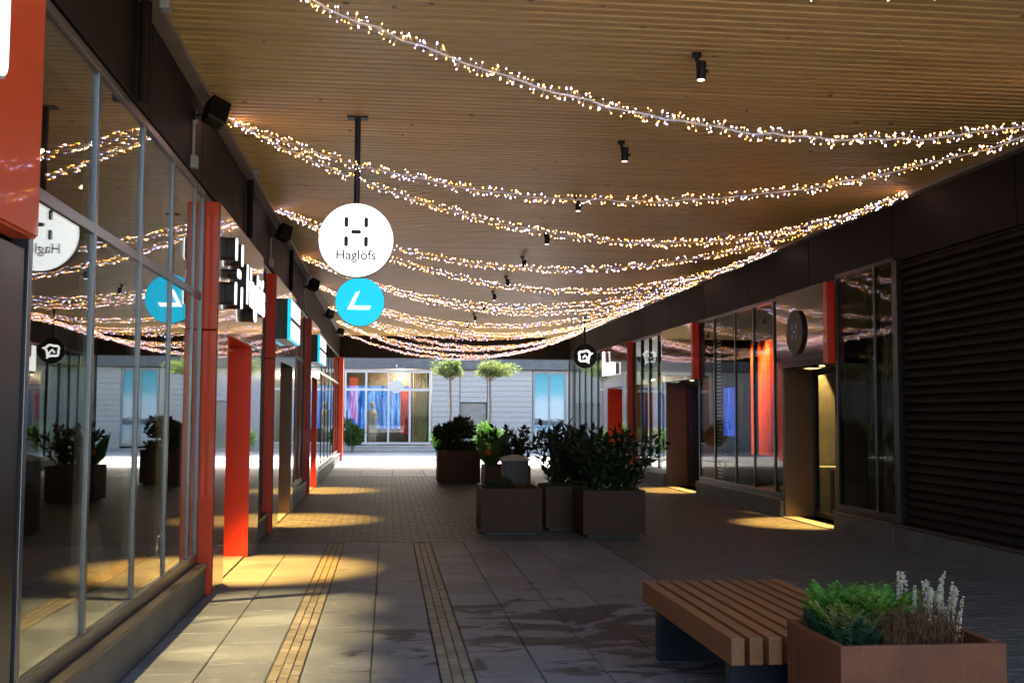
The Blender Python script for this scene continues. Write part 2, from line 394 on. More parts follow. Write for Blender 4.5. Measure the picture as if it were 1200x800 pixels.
for sx0, sx1 in ((-.665, -.475), (.32, .52)):
    strip = MB().box(sx0 + .003, sx1 - .003, 3.0, 13.04, -.02, -.006).build('tactile_strip', M['joint'], pavement)
    cw = (sx1 - sx0 - .008) / 3
    restmb = MB(); me = None
    for i in range(3):
        xa = sx0 + .004 + i * cw; y = 3.0 + (i % 2) * .06; n = 0
        while y < 12.9:
            L = .125
            if 5.4 < y < 10.0:
                if me is None:
                    a, b, e = cw / 2 - .0015, L / 2 - .002, .003
                    me = MB().add([(-a, -b, -.012), (a, -b, -.012), (a, b, -.012), (-a, b, -.012), (-a + e, -b + e, 0), (a - e, -b + e, 0), (a - e, b - e, 0), (-a + e, b - e, 0)],
                                  [(0, 1, 5, 4), (1, 2, 6, 5), (2, 3, 7, 6), (3, 0, 4, 7), (4, 5, 6, 7)]).mesh('tactile_paver', M['tact'])
                piece('tactile_paver', me, strip, (xa + cw / 2, y + L / 2, .001 + r2.uniform(-.002, .0025)), (r2.uniform(-.008, .008), r2.uniform(-.01, .01), 0))
            else:
                sett_field(restmb, xa, xa + cw, y, y + L, cw, L, r2)
            y += L
    tag(restmb.build('tactile_pavers', M['tact'], strip), kind='stuff')

# ------------------------------------------------------------------ roof, ceiling boards, beam
tag(MB().box(-7.5, 12, Y0, Y1, 4.16, 4.62).build('roof', M['roof']), kind='structure')
ceiling = tag(MB().box(XF - .02, RF + .02, Y0 + .02, Y1 - .5, 4.085, 4.15).build('ceiling', M['black']), kind='structure')
BW = .106
def board_mb(y, mb):
    a, g, t = BW / 2, .012, .03
    poly = [(y - a + g, H + .012), (y - a + g + .006, H), (y + a - g - .006, H), (y + a - g, H + .012), (y + a - g, H + t), (y - a + g, H + t)]
    return mb.prism_x(poly, XF + .08, RF - .08)
bme = board_mb(0, MB()).mesh('ceiling_board', M['board'])
nb = int((Y1 - .5 - 4.6) / BW)
for k in range(nb):
    o = piece('ceiling_board', bme, ceiling, (0, 4.6 + BW * (k + .5), r2.uniform(-.001, .001)))
MB().box(XF, XF + .11, Y0 + .02, Y1 - .55, H - .035, H + .03).build('edge_trim', M['trim'], ceiling, bevel=.004)
MB().box(RF - .11, RF, Y0 + .02, Y1 - .55, H - .035, H + .03).build('edge_trim', M['trim'], ceiling, bevel=.004)
MB().box(-7.5, 12, Y1 - .5, Y1 - .004, 3.34, 4.15).build('roof_beam', M['fascia'], ceiling, bevel=.01)

# ------------------------------------------------------------------ shop rows
LB = thing('shop_building', (-1.6, 17, 0), 'long dark glazed shop row with orange entrance portals and silver window frames', 'building')
RB = thing('shop_building', (5.9, 17, 0), 'dark shop row with ribbed brown wall, red portal fins and bronze upper band', 'building')

def lamp_spot(name, loc, target, power, size, blend=.5, color=(1, .72, .34), radius=.03):
    l = bpy.data.lights.new(name, 'SPOT'); l.energy = power; l.spot_size = R(size); l.spot_blend = blend; l.color = color; l.shadow_soft_size = radius
    o = bpy.data.objects.new(name, l); col.objects.link(o); o.location = loc
    o.rotation_euler = (Vector(loc) - Vector(target)).to_track_quat('Z', 'Y').to_euler(); return o
def lamp_point(name, loc, power, color, radius=.05):
    l = bpy.data.lights.new(name, 'POINT'); l.energy = power; l.color = color; l.shadow_soft_size = radius
    o = bpy.data.objects.new(name, l); col.objects.link(o); o.location = loc; return o

def side(B):                                   # sign: +1 means the passage is towards +X of the wall (left row)
    if B is LB: return dict(s=1, P=XP, G=XG, Q=XQ, F=XF)
    return dict(s=-1, P=RP, G=RG, Q=RQ, F=RF)
def bx(mb, xa, xb, y0, y1, z0, z1): return mb.box(min(xa, xb), max(xa, xb), y0, y1, z0, z1)

def window(B, y0, y1, mulls, transom=2.48, z0=.32, z1=3.38, fm='frame', pane_mat='glass', mw=.05):
    """glazed bay on a low plinth: frame part with pane and mullion sub-parts"""
    c = side(B); s = c['s']; G = c['G']
    pl = MB(); bx(pl, c['P'], G - s * .12, y0, y1, -.02, .235); pm = pl.build('plinth', M['plinth'], B, bevel=.006)
    n = max(1, int((y1 - y0) / 1.5))
    led = MB(); bx(led, c['P'] + s * .015, G - s * .10, y0 - .004, y1 + .004, .235, .265); led.build('ledge', M['ledge'], pm, bevel=.004)
    fr = MB()
    bx(fr, G + s * .018, G - s * .06, y0, y1, .265, z0 + .03); bx(fr, G + s * .018, G - s * .06, y0, y1, z1 - .05, z1)
    bx(fr, G + s * .017, G - s * .06, y0, y0 + mw, z0 + .03, z1 - .05); bx(fr, G + s * .017, G - s * .06, y1 - mw, y1, z0 + .03, z1 - .05)
    w_ = fr.build('window', M[fm], B, bevel=.004)
    ys = [y0] + list(mulls) + [y1]
    for m_ in mulls:
        mm = MB(); bx(mm, G + s * .014, G - s * .06, m_ - mw / 2, m_ + mw / 2, z0 + .03, z1 - .05); mm.build('mullion', M[fm], w_, bevel=.004)
    if transom:
        for a, b in zip(ys[:-1], ys[1:]):
            t = MB(); bx(t, G + s * .011, G - s * .055, a + mw / 2 + .001, b - mw / 2 - .001, transom - .03, transom + .03); t.build('transom', M[fm], w_, bevel=.004)
    for a, b in zip(ys[:-1], ys[1:]):
        tilt = rnd.uniform(-.0009, .0009)
        for za, zb in ([(z0 + .03, transom - .03), (transom + .03, z1 - .05)] if transom else [(z0 + .03, z1 - .05)]):
            pn = MB(); pane_mat = 'glass' if B is LB else 'rglass'; bx(pn, G, G - s * .008, a + mw / 2, b - mw / 2, za, zb)
            xform(pn, lambda x, y, z: (x + (y - (a + b) / 2) * tilt, y, z)); pn.build('pane', M[pane_mat], w_)
    return w_

def entrance(B, y0, ya, yb, y1, pm='orange', jm='red', header='orange', pillar=True, farpillar=True, doorpost='dframe', top=PZ1, lampc=(1, .56, .13), power=55, reach=.5, inset=False):
    """portal (pillar, header, cladding), recess with door"""
    c = side(B); s = c['s']; Q = c['Q']; G = c['G']; D = G - s * .42        # door plane
    po = MB(); bx(po, Q, G - s * .1, y0, ya, 0, PZ0 - .006) if pillar else bx(po, Q, G - s * .06, y0, y0 + .12, PZ0, top)
    port = po.build('portal', M[pm], B, bevel=.006)
    ys = ya if pillar else y0 + .12
    if pillar: up = MB(); bx(up, Q, G - s * .1, y0, ya, PZ0 + .002, top); up.build('upper_panel', M[pm], port, bevel=.006)
    hd = MB(); bx(hd, Q, G + s * .03 if inset else G - s * .1, ys + .002, y1, PZ0, top); hd.build('header_panel', M[header], port, bevel=.006)
    if pillar:
        cp = MB(); bx(cp, Q + s * .001, Q + s * .008, y0 + .012, ya - .004, .01, top - .01); cp.build('cladding_panel', M['ogloss'], port, bevel=.002)
        cp = MB(); bx(cp, Q + s * .001, Q + s * .008, ys + .008, y1 - .004, PZ0 + .01, top - .01); cp.build('cladding_panel', M['ogloss' if not inset else pm], port, bevel=.002)
    if farpillar:
        f = MB(); bx(f, G + s * .01 if inset else Q, G - s * .1, yb + .03, yb + .86 if inset else y1 - .002, 0, PZ0 - .003); f.build('side_panel', M['dframe' if inset else 'dgloss'], port, bevel=.006)
    j = MB(); bx(j, G + s * .01 if inset else Q + (0 if farpillar else -s * .1), D - s * .1, yb, yb + .028, 0, PZ0 - .004); j.build('jamb_panel', M[jm], port, bevel=.003)
    j = MB(); bx(j, G - s * .1, D - s * .1, ya - .03, ya - .002, 0, PZ0 - .004); j.build('jamb_panel', M['brown'], port, bevel=.003)
    sf = MB(); bx(sf, G - s * .10, D - s * .1, ya, yb, PZ0 + .02, PZ0 + .06); sf.build('soffit', M['fascia'], port)
    th = MB(); bx(th, c['P'] - s * .0, D - s * .1, ya + .004, yb - .004, -.02, .012); th.build('threshold', M['slab'], port)
    # door: frame, leaf panes, handle
    ym = (ya + yb) / 2
    d = MB()
    for a, b in ((ya, ya + .06), (yb - .06, yb)): bx(d, D, D - s * .06, a, b, .013, PZ0)
    bx(d, D, D - s * .06, ya + .06, yb - .06, PZ0 - .1, PZ0); bx(d, D, D - s * .06, ya + .06, yb - .06, .013, .09); bx(d, D + s * .002, D - s * .058, ym - .035, ym + .035, .09, PZ0 - .1)
    dr = d.build('door', M[doorpost], B, bevel=.004)
    for a, b in ((ya + .06, ym - .035), (ym + .035, yb - .06)):
        g = MB(); bx(g, D - s * .025, D - s * .033, a, b, .09, PZ0 - .1); g.build('pane', M['rglass'], dr)
    h = MB().tube([(D + s * .05, ym - .08, .85), (D + s * .05, ym - .08, 1.35)], .012, 8)
    h.tube([(D, ym - .08, .9), (D + s * .05, ym - .08, .9)], .008, 6).tube([(D, ym - .08, 1.3), (D + s * .05, ym - .08, 1.3)], .008, 6); h.build('handle', M['frame'], dr)
    # recessed downlight
    lx = G - s * .22
    ln = MB().cyl((lx, ym, PZ0 + .022), (lx, ym, PZ0 + .010), .05, 16); dl = ln.build('downlight', M['black'], B)
    MB().cyl((lx, ym, PZ0 + .009), (lx, ym, PZ0 + .004), .038, 16).build('lens', M['warmlens'], dl)
    lamp_spot('entrance_lamp', (lx, ym, PZ0 - .02), (lx + s * (reach if s > 0 else .3), ym, 0), power * 6 * POOL, 56 if s > 0 else 50, .6, lampc, .03)
    return port

# --- left row: fascia panels, upper band, interior
def left_row():
    y = W0 + .05; k = 0
    while y < Y1 - .7:
        y2 = min(y + 1.95, Y1 - .6)
        MB().box(XF - .18, XF, y + .008, y2 - .008, 3.39, 4.15).build('fascia_panel', M['fascia'], LB, bevel=.004); y = y2
    MB().box(XF - .24, XF - .02, W0 + .05, Y1 - .6, 3.32, 3.385).build('head_rail', M['dframe'], LB, bevel=.004)
    MB().box(-6.5, XG - .14, W0 + .1, Y1 - .6, .0, .012).build('shop_floor', M['shopfloor'], LB)
    MB().box(-6.5, XG - .20, W0 + .1, Y1 - .6, 3.5, 3.56).build('shop_ceiling', M['shopdark'], LB)
    MB().box(-6.62, -6.5, W0 + .1, Y1 - .6, .0, 4.15).build('back_wall', M['shopwall'], LB)
    for yy in (W0 + .1, 4.14, 12.60, 17.2, 23.4, Y1 - .66):
        MB().box(-6.5, XG - .13, yy, yy + .1, .012, 3.5).build('party_wall', M['shopwall'], LB)
left_row()
window(LB, W0 + .1, 2.35, [0.8], fm='frame')
entrance(LB, 2.40, 2.62, 4.02, 4.64, jm='frame', power=45, inset=True)
window(LB, 4.92, 9.40, [6.0, 7.1, 8.07, 9.0])
entrance(LB, 9.44, 10.05, 11.83, 12.72, power=62)
window(LB, 12.76, 14.16, [13.3, 13.8], fm='dframe')
entrance(LB, 14.22, 14.95, 16.9, 17.3, jm='brown', pm='red', header='dgloss', power=62)
window(LB, 17.34, 20.80, [18.1, 19.0, 19.9], fm='dframe')
entrance(LB, 20.86, 21.15, 22.85, 23.5, pm='red', header='dgloss', power=62)
window(LB, 23.54, 35.5, [25, 26.5, 28, 29.5, 31, 32.5, 34], fm='dframe')
MB().box(-1.85, -1.42, 35.55, 36.2, 0, 3.34).build('end_pillar', M['orange'], LB, bevel=.01)
# shop lamps that throw light out through the first window
for yy in (5.4, 6.5, 7.6, 8.7):
    hx = -2.45
    t = MB().cyl((hx, yy, 3.5), (hx, yy, 3.38), .012, 8).cyl((hx, yy, 3.40), (hx + .09, yy, 3.26), .045, 14)
    tl = t.build('track_spot', M['black'], LB)
    MB().cyl((hx + .0905, yy, 3.259), (hx + .094, yy, 3.254), .036, 14).build('lens', M['warmlens'], tl)
    lamp_spot('window_lamp', (hx + .12, yy, 3.21), (-1.02, yy + .1, 0), 640 * POOL, 31, .8, (1, .70, .34), .05)
# --- right row
def right_row():
    y = W0 + .05; edges = []
    while y < Y1 - .7:
        y2 = min(y + 2.6, Y1 - .6)
        MB().box(RF, RF + .18, y + .008, y2 - .008, 3.33, 4.15).build('fascia_panel', M['fascia'], RB, bevel=.004); y = y2
    MB().box(RF - .02, RF + .16, 12.2, Y1 - .6, 3.385 - .06, 3.325 + .001).build('head_rail', M['dframe'], RB)
    # ribbed wall
    pm = MB().box(RP, RF + .1, W0 + .05, 12.18, -.02, .235).build('plinth', M['plinth'], RB, bevel=.006)
    MB().box(RP - .015, RF + .08, W0 + .05, 12.18, .235, .265).build('ledge', M['ledge'], pm, bevel=.004)
    wall = MB().box(RF + .03, RF + .18, W0 + .05, 12.18, .265, 3.32).build('ribbed_wall', M['shutter'], RB)
    n = 31; p = (3.30 - .27) / n; me = None
    for k in range(n):
        z = .27 + k * p
        poly = [(0, 0), (-.055, .018), (-.055, p * .55), (-.012, p - .004), (0, p - .004)]
        if me is None:
            q = MB().prism_y([(x, zz) for x, zz in poly], 0, 12.1 - W0 - .05); me = q.mesh('slat', M['shutter'])
        piece('slat', me, wall, Vector((RF + .032, W0 + .06, z)) - wloc(wall))
    MB().box(RF - .07, RF + .02, 12.12, 12.20, .27, 3.33).build('corner_post', M['dframe'], RB, bevel=.004)
    for a, b in ((12.3, 24.8),):
        MB().box(RG + .15, 10.5, a, b, .0, .012).build('shop_floor', M['shopfloor'], RB)
        MB().box(RG + .21, 10.5, a, b, 3.45, 3.5).build('shop_ceiling', M['shopdark'], RB)
        MB().box(10.5, 10.6, a, b, .0, 4.15).build('back_wall', M['shopwall'], RB)
    for yy in (12.32, 16.42, 23.4):
        MB().box(RG + .44 if yy > 13 else RG + .14, 10.5 if yy != 16.42 else 7.05, yy, yy + .1, .012, 3.44).build('party_wall', M['beige' if yy == 16.42 else 'shopwall'], RB)
    MB().box(RG + .14, 11.2, 24.85, 35.6, -.01, .012).build('shop_floor', M['concrete'], RB)
    MB().box(RG + .21, 11.2, 24.85, 35.6, 3.45, 3.5).build('shop_ceiling', M['white'], RB)
right_row()
window(RB, 12.24, 13.94, [12.78], transom=None, fm='dframe')
entrance(RB, 13.98, 14.12, 15.85, 15.88, pm='red', header='dgloss', jm='brown', pillar=False, farpillar=False, power=60)
window(RB, 15.90, 20.4, [16.3, 17.25, 18.2, 19.4], transom=None, fm='dframe', z1=3.32)
entrance(RB, 20.44, 20.58, 22.8, 22.83, pm='red', header='dgloss', jm='brown', pillar=False, farpillar=False, power=60)
window(RB, 22.86, 26.1, [23.6, 24.4, 25.2], transom=None, fm='dframe', z1=3.32)
entrance(RB, 26.16, 26.75, 28.6, 29.6, pm='orange', header='orange', jm='red', power=25)
window(RB, 29.64, 35.6, [30.6, 31.6, 32.6, 33.6, 34.6], transom=None, fm='dframe', z1=3.32)
# glazed end wall of the right row
ge = MB().box(6.05, 11.2, 35.62, 35.70, 3.30, 3.40).box(6.05, 11.2, 35.62, 35.70, .0, .12)
for k in range(6): ge.box(6.05 + k * 1.02, 6.11 + k * 1.02, 35.62, 35.70, .12, 3.30)
gw = ge.build('end_window', M['dframe'], RB)
for k in range(5): MB().box(6.11 + k * 1.02, 7.07 + k * 1.02, 35.655, 35.663, .12, 3.30).build('pane', M['glass'], gw)

# ------------------------------------------------------------------ things inside the shops
def box_thing(name, mb, mat, label, cat, group=None, bevel=0, origin=None):
    return tag(mb.build(name, mat, bevel=bevel, origin=origin), label, cat, group)
# added curtain with folds, standing in for orange reflections; lit from above
cu = MB(); n = 64; pts = []
for k in range(n + 1):
    y = 19.7 + 1.3 * k / n; pts.append((7.2 + .035 * math.sin(k * 1.3) + .02 * math.sin(k * .57), y))
cu.add([(x, y, .75) for x, y in pts] + [(x, y, 2.95) for x, y in pts], [(k, k + 1, n + 2 + k, n + 1 + k) for k in range(n)])
cur = cu.build('curtain', pbr('orange_fabric', (.88, .11, .01), (.78, .08, .008), rough=.8), origin=(7.2, 20.2, .75))
so = cur.modifiers.new('solid', 'SOLIDIFY'); so.thickness = .006
tag(cur, 'orange folded curtain standing in for reflections in the shop glass', 'curtain')
rail = MB().cyl((7.2, 19.6, 2.97), (7.2, 21.1, 2.97), .014, 8)
for yy in (19.75, 20.95): rail.cyl((7.2, yy, 2.97), (7.2, yy, 3.45), .008, 6)
rail.build('curtain_rail', M['black'], cur)
for yy in (20.0, 20.7):
    lamp_spot('curtain_lamp', (6.75, yy, 3.3), (7.2, yy, 1.6), 170, 70, .7, (1, .62, .34), .04)
# added glowing panel, stands in for a blue reflection in the glass
refl = thing('reflection_standin', (7.0, 22.2, 0), 'blue glowing panel on a stand, standing in for a reflection in the glass', 'reflection_panel')
MB().box(7.0, 7.06, 21.2, 23.15, 1.05, 2.12).build('housing', M['black'], refl, bevel=.01)
def blue_mat(name, c1, c2, c3, st, sc=(1, 3.2, .5)):
    m, nt, out = newmat(name); n1 = noise(nt, pos(nt, sc), 2.4, 5, .6, .4)
    e = N(nt, 'ShaderNodeEmission'); nt.links.new(ramp(nt, n1, [(.3, c1), (.5, c2), (.75, c3)]), e.inputs[0]); e.inputs[1].default_value = st
    nt.links.new(e.outputs[0], out.inputs[0]); return m
MB().box(6.994, 7.0, 21.24, 23.11, 1.09, 2.08).build('reflection_panel', blue_mat('reflection_blue', (.01, .04, .4), (.03, .12, .9), (.3, .4, 1), .22), refl)
MB().box(7.01, 7.05, 22.1, 22.24, .012, 1.05).box(6.85, 7.25, 21.9, 22.45, .012, .03).build('stand', M['black'], refl, bevel=.004)
# round table and wall washer behind the first right door
tb = thing('round_table', (6.72, 16.02, 0), 'pale round pedestal table just inside the glazed door', 'table')
MB().cyl((6.72, 16.02, .70), (6.72, 16.02, .74), .34, 32).build('table_top', M['white'], tb, bevel=.006)
MB().cyl((6.72, 16.02, .035), (6.72, 16.02, .70), .035, 12).build('pedestal', M['frame'], tb)
MB().cyl((6.72, 16.02, .012), (6.72, 16.02, .035), .22, 24).build('foot', M['frame'], tb)
lamp_spot('wall_washer', (6.62, 16.22, 2.7), (6.60, 16.42, 1.2), 90, 44, .3, (1, .64, .18), .02)
ml = MB().cyl((6.62, 16.22, 3.45), (6.62, 16.22, 2.73), .03, 12).build('wall_washer', M['black'], RB)
# leaning board and low display table in the left shop
lb = MB().add([(-2.0, 8.45, .012), (-2.0, 8.75, .012), (-2.2, 8.75, .66), (-2.2, 8.45, .66), (-2.03, 8.45, .012), (-2.03, 8.75, .012), (-2.23, 8.75, .66), (-2.23, 8.45, .66)],
              [(0, 1, 2, 3), (7, 6, 5, 4), (0, 4, 5, 1), (1, 5, 6, 2), (2, 6, 7, 3), (3, 7, 4, 0)])
tag(lb.build('display_board', M['beige'], origin=(-2.1, 8.6, 0)), 'pale blank board leaning inside the silver framed window', 'board')
dt = thing('display_table', (-3.2, 6.2, 0), 'low wooden display table inside the silver framed window', 'table')
MB().box(-3.7, -2.7, 5.4, 7.0, .62, .67).build('table_top', M['shopfloor'], dt, bevel=.005)
for x in (-3.65, -2.8):
    for y in (5.45, 6.9): MB().box(x, x + .05, y, y + .05, .012, .62).build('leg', M['black'], dt)
# white cut-out sticker on the inside of the pane
fl = MB()
for cx, cz, r in ((8.0, .60, .06), (8.09, .66, .05), (8.13, .58, .055), (8.04, .52, .05), (8.17, .67, .04), (7.95, .55, .045), (8.20, .60, .04)):
    poly = [(cx + r * math.cos(t * math.pi / 6), cz + r * math.sin(t * math.pi / 6)) for t in range(12)]
    fl.prism_x(poly, -1.582 - .0006 * len(fl.v) / 24, -1.5795)
tag(fl.build('window_sticker', M['white'], origin=(-1.58, 8.06, .5)), 'white flower shaped sticker low on the silver framed pane', 'sticker')

# ------------------------------------------------------------------ signs
def rounded(cx, cz, w, h, r, n=5):
    pts = []
    for (sx, sz, a0) in ((1, 1, 0), (-1, 1, 90), (-1, -1, 180), (1, -1, 270)):
        for k in range(n + 1):
            a = R(a0 + 90 * k / n); pts.append((cx + sx * (w / 2 - r) + r * math.cos(a), cz + sz * (h / 2 - r) + r * math.sin(a)))
    return pts
def logo_h(mb, s, y0, y1):                       # five rounded strokes, s = overall height
    for x, z in ((-.335, .33), (.335, .33), (-.335, -.33), (.335, -.33)): mb.prism_y(rounded(x * s, z * s, .13 * s, .34 * s, .06 * s), y0, y1)
    mb.prism_y(rounded(0, 0, .33 * s, .13 * s, .06 * s), y0, y1); return mb
def hanging_sign(x, y, z, r, label, face, kind):
    t = thing('hanging_sign', (x, y, z), label, 'sign')
    a = MB(); n = 48
    a.cyl((x, y - .05, z), (x, y + .05, z), r, n); a.build('body', M['rim'] if kind != 'fox' else M['black'], t, bevel=.004)
    MB().cyl((x, y - .056, z), (x, y - .0505, z), r * .985, n).build('face', face, t)
    MB().cyl((x, y + .0505, z), (x, y + .056, z), r * .985, n).build('face', face, t)
    p = MB().cyl((x, y, z + r - .01), (x, y, H + .006), .026, 10)
    p.box(x - .09, x + .09, y - .05, y + .05, H - .015, H + .004); p.build('pole', M['black'], t)
    for sgn, yy in ((1, y - .058), (-1, y + .058)):
        f = lambda mb: xform(mb, lambda px, py, pz: (x + sgn * px, yy + py, z + pz))
        if kind == 'H':
            f(logo_h(MB(), .25, -.002, .002)); lg = logo_h(MB(), .25, -.002, .002); f(xform(lg, lambda a, b, c: (a, b, c + .07))).build('emblem', M['black_ink'], t)
            f(xform(text_mb('Haglöfs', .115, .001, .001), lambda a, b, c: (a, b, c - .165))).build('lettering', M['grey_ink'], t)
        elif kind == 'L':
            e = MB().prism_y([(-.16, -.10), (.125, -.10), (.145, -.05), (-.085, -.05), (.0, .14), (-.055, .115)], -.002, .002)
            f(e).build('emblem', M['white_on'], t)
        else:
            e = MB(); path = []
            for k in range(26):
                a_ = R(40 + k * 10.5); rr = .155 + .02 * math.sin(k * .8); path.append((rr * math.cos(a_) - .01, 0, rr * .9 * math.sin(a_)))
            e.tube(path, .028, 6); e.tube([path[-1], (.12, 0, .03), (.20, 0, .07), (.10, 0, .09), path[0]], .026, 6)
            e.tube([(-.06, 0, -.05), (.0, 0, .03), (.05, 0, -.04), (.10, 0, -.19)], .022, 6)
            f(xform(e, lambda a, b, c: (a, b * .1, c))).build('emblem', M['white_on'], t)
    return t
hanging_sign(-.28, 9.35, 2.975, .318, 'round white illuminated hanging sign with black emblem and small lettering', M['white_on'], 'H')
hanging_sign(-.37, 14.3, 2.955, .318, 'round turquoise illuminated hanging sign with a slanted white letter', M['cyan_on'], 'L')
hanging_sign(5.09, 28.0, 3.03, .318, 'round black hanging sign with curled white animal outline', M['black_ink'], 'fox')
# illuminated letters on the orange header (face the passage)
def on_left(mb, xface, ymid, zmid):              # local x -> +Y, local -y -> +X
    return xform(mb, lambda px, py, pz: (xface - py, ymid + px, zmid + pz))
ls = thing('wall_sign', (XQ, 10.8, 2.6), 'big white glowing emblem and letters standing off the orange header', 'sign')
lg = logo_h(MB(), .60, .012, .09); on_left(lg, XQ + .10, 10.05, 2.76).build('emblem_body', M['black_ink'], ls)
lg = logo_h(MB(), .595, .0, .012); on_left(lg, XQ + .10, 10.05, 2.76).build('emblem_face', M['white_on'], ls)
tx = xform(text_mb('Haglöfs', .52, .04, .012), lambda a, b, c: (a, b + .052, c)); on_left(tx, XQ + .10, 11.36, 2.56).build('letter_body', M['black_ink'], ls)
tx = xform(text_mb('Haglöfs', .52, .005, .012), lambda a, b, c: (a, b + .006, c)); on_left(tx, XQ + .10, 11.36, 2.56).build('letter_face', M['white_on'], ls)
def box_sign(y0, y1, z0, z1, label):
    t = thing('box_sign', (XQ, (y0 + y1) / 2, z0), label, 'sign')
    MB().box(XQ, XQ + .10, y0, y1, z0, z1).build('housing', M['black'], t, bevel=.004)
    MB().box(XQ + .10, XQ + .145, y0, y1, z0, z1).build('edge_frame', M['cyan_on'], t)
    zm = (z0 + z1) / 2
    MB().box(XQ + .1455, XQ + .152, y0 + .03, y1 - .02, zm + .03, z1 - .015).build('light_panel', M['white_on'], t)
    MB().box(XQ + .1455, XQ + .152, y0 + .03, y1 - .02, z0 + .015, zm - .03).build('light_panel', M['white_on'], t)
    MB().box(XQ + .1455, XQ + .151, y0 + .02, y1 - .02, zm - .028, zm + .028).build('divider', M['black_ink'], t)
box_sign(14.8, 16.3, 2.50, 3.04, 'white light box sign with turquoise edge above the brown doorway')
box_sign(21.2, 23.2, 2.50, 3.02, 'white light box sign with turquoise edge near the open end')
# first portal's sign, only its end in view
ns = thing('wall_sign', (XQ, 3.7, 2.7), 'white glowing panel on the orange header beside the silver framed window', 'sign')
MB().prism_x(rounded(3.45, 2.90, 1.25, .42, .06), XQ, XQ + .055).build('housing', M['rim'], ns); MB().prism_x(rounded(3.45, 2.90, 1.23, .40, .06), XQ + .0555, XQ + .062).build('light_panel', M['white_on'], ns)
# dark disc with thin H on the right row's first header
ds = thing('disc_sign', (RQ, 15.05, 2.68), 'unlit dark oval disc with thin pale strokes on the glossy header', 'sign')
MB().cyl((RQ - .04, 15.05, 2.70), (RQ - .001, 15.05, 2.70), .315, 40).build('body', M['black_ink'], ds)
dm = logo_h(MB(), .22, -.002, .002); xform(dm, lambda a, b, c: (RQ - .042 + b, 15.05 - a, 2.70 + c)).build('emblem', M['rim'], ds)
# white emblem on the far orange portal
es = thing('wall_sign', (RQ, 28.0, 2.6), 'small white glowing emblem on the orange portal of the far shop', 'sign')
MB().prism_x([(27.3, 2.55), (28.9, 2.55), (28.9, 3.2), (28.65, 3.2), (28.6, 2.9), (27.3, 2.85)], RQ - .09, RQ - .06).build('light_panel', M['white_on'], es)
MB().prism_x([(27.32, 2.56), (28.88, 2.56), (28.88, 3.18), (28.67, 3.18), (28.6, 2.89), (27.32, 2.84)], RQ - .06, RQ).build('housing', M['rim'], es)
# black strip with white rungs stuck inside the right window
rs = thing('window_strip', (RG + .02, 19.2, .4), 'tall black strip with white rungs inside the dark framed window', 'sign')
MB().box(RG + .02, RG + .028, 19.05, 19.36, .36, 3.24).build('backing', M['black_ink'], rs)
rb_ = MB()
for k in range(44): rb_.box(RG + .0155, RG + .0195, 19.10, 19.31, .40 + k * .064, .425 + k * .064)
tag(rb_.build('rungs', M['white'], rs), kind='stuff')

# ------------------------------------------------------------------ string lights (zigzag between ceiling anchors)
LY = [5.42 + 4.13 * k for k in range(8)]; RY = [4.75] + [3.1 + 4.30 * k for k in range(1, 8)]
pairs = []
for k in range(8):
    pairs.append((LY[k], RY[k]))
    if k + 1 < 8: pairs.append((LY[k], RY[k + 1]))
sr = random.Random(5)
for (yl, yr) in pairs:
    A = Vector((-1.40, yl, H - .01)); B_ = Vector((5.86, yr, H - .01)); sag = (.42 if yr < 5 else .80) + sr.uniform(-.05, .05)
    t = thing('string_light', (A + B_) / 2, 'garland of tiny warm and cool bulbs sagging between ceiling hooks', 'string light', 'string lights zigzagging under the ceiling')
    wob = [sr.uniform(-.012, .012) for _ in range(60)]
    def P(u): 
        p = A.lerp(B_, u); p.z -= sag * 4 * u * (1 - u); i = min(58, int(u * 59)); p.z += wob[i] * min(1, 8 * u * (1 - u)); return p
    pts = [P(k / 60) for k in range(61)]
    MB().tube(pts, .0055, 5).build('wire', M['wire'], t)
    hk = MB()
    for a in (A, B_): hk.tube([a + Vector((0, 0, .012)), a + Vector((0, 0, -.02)), a + Vector((.015, 0, -.03)), a + Vector((.015, 0, -.015))], .004, 5)
    hk.build('hook', M['black'], t)
    bm_ = {'bulbw': MB(), 'bulbn': MB(), 'bulbc': MB()}; st = MB()
    n = int((B_ - A).length * 76)
    for k in range(n):
        p = P((k + sr.random()) / n); d = Vector((sr.uniform(-.45, .45), sr.gauss(0, .7), sr.choice((-1, 1)) * sr.uniform(.5, 1))).normalized()
        L = sr.uniform(.014, .040); q = p + d * L
        st.cyl(p, q, .0022, 3)
        r_ = sr.random(); key = 'bulbw' if r_ < .42 else ('bulbn' if r_ < .60 else 'bulbc')
        bm_[key].octa(q + d * .008, sr.choice((.0024, .0028, .003, .003, .0034, .0056)), d, 1.7)
    tag(st.build('stems', M['wire'], t), kind='stuff')
    for k_, b_ in bm_.items(): tag(b_.build('bulbs', M[k_], t), kind='stuff')

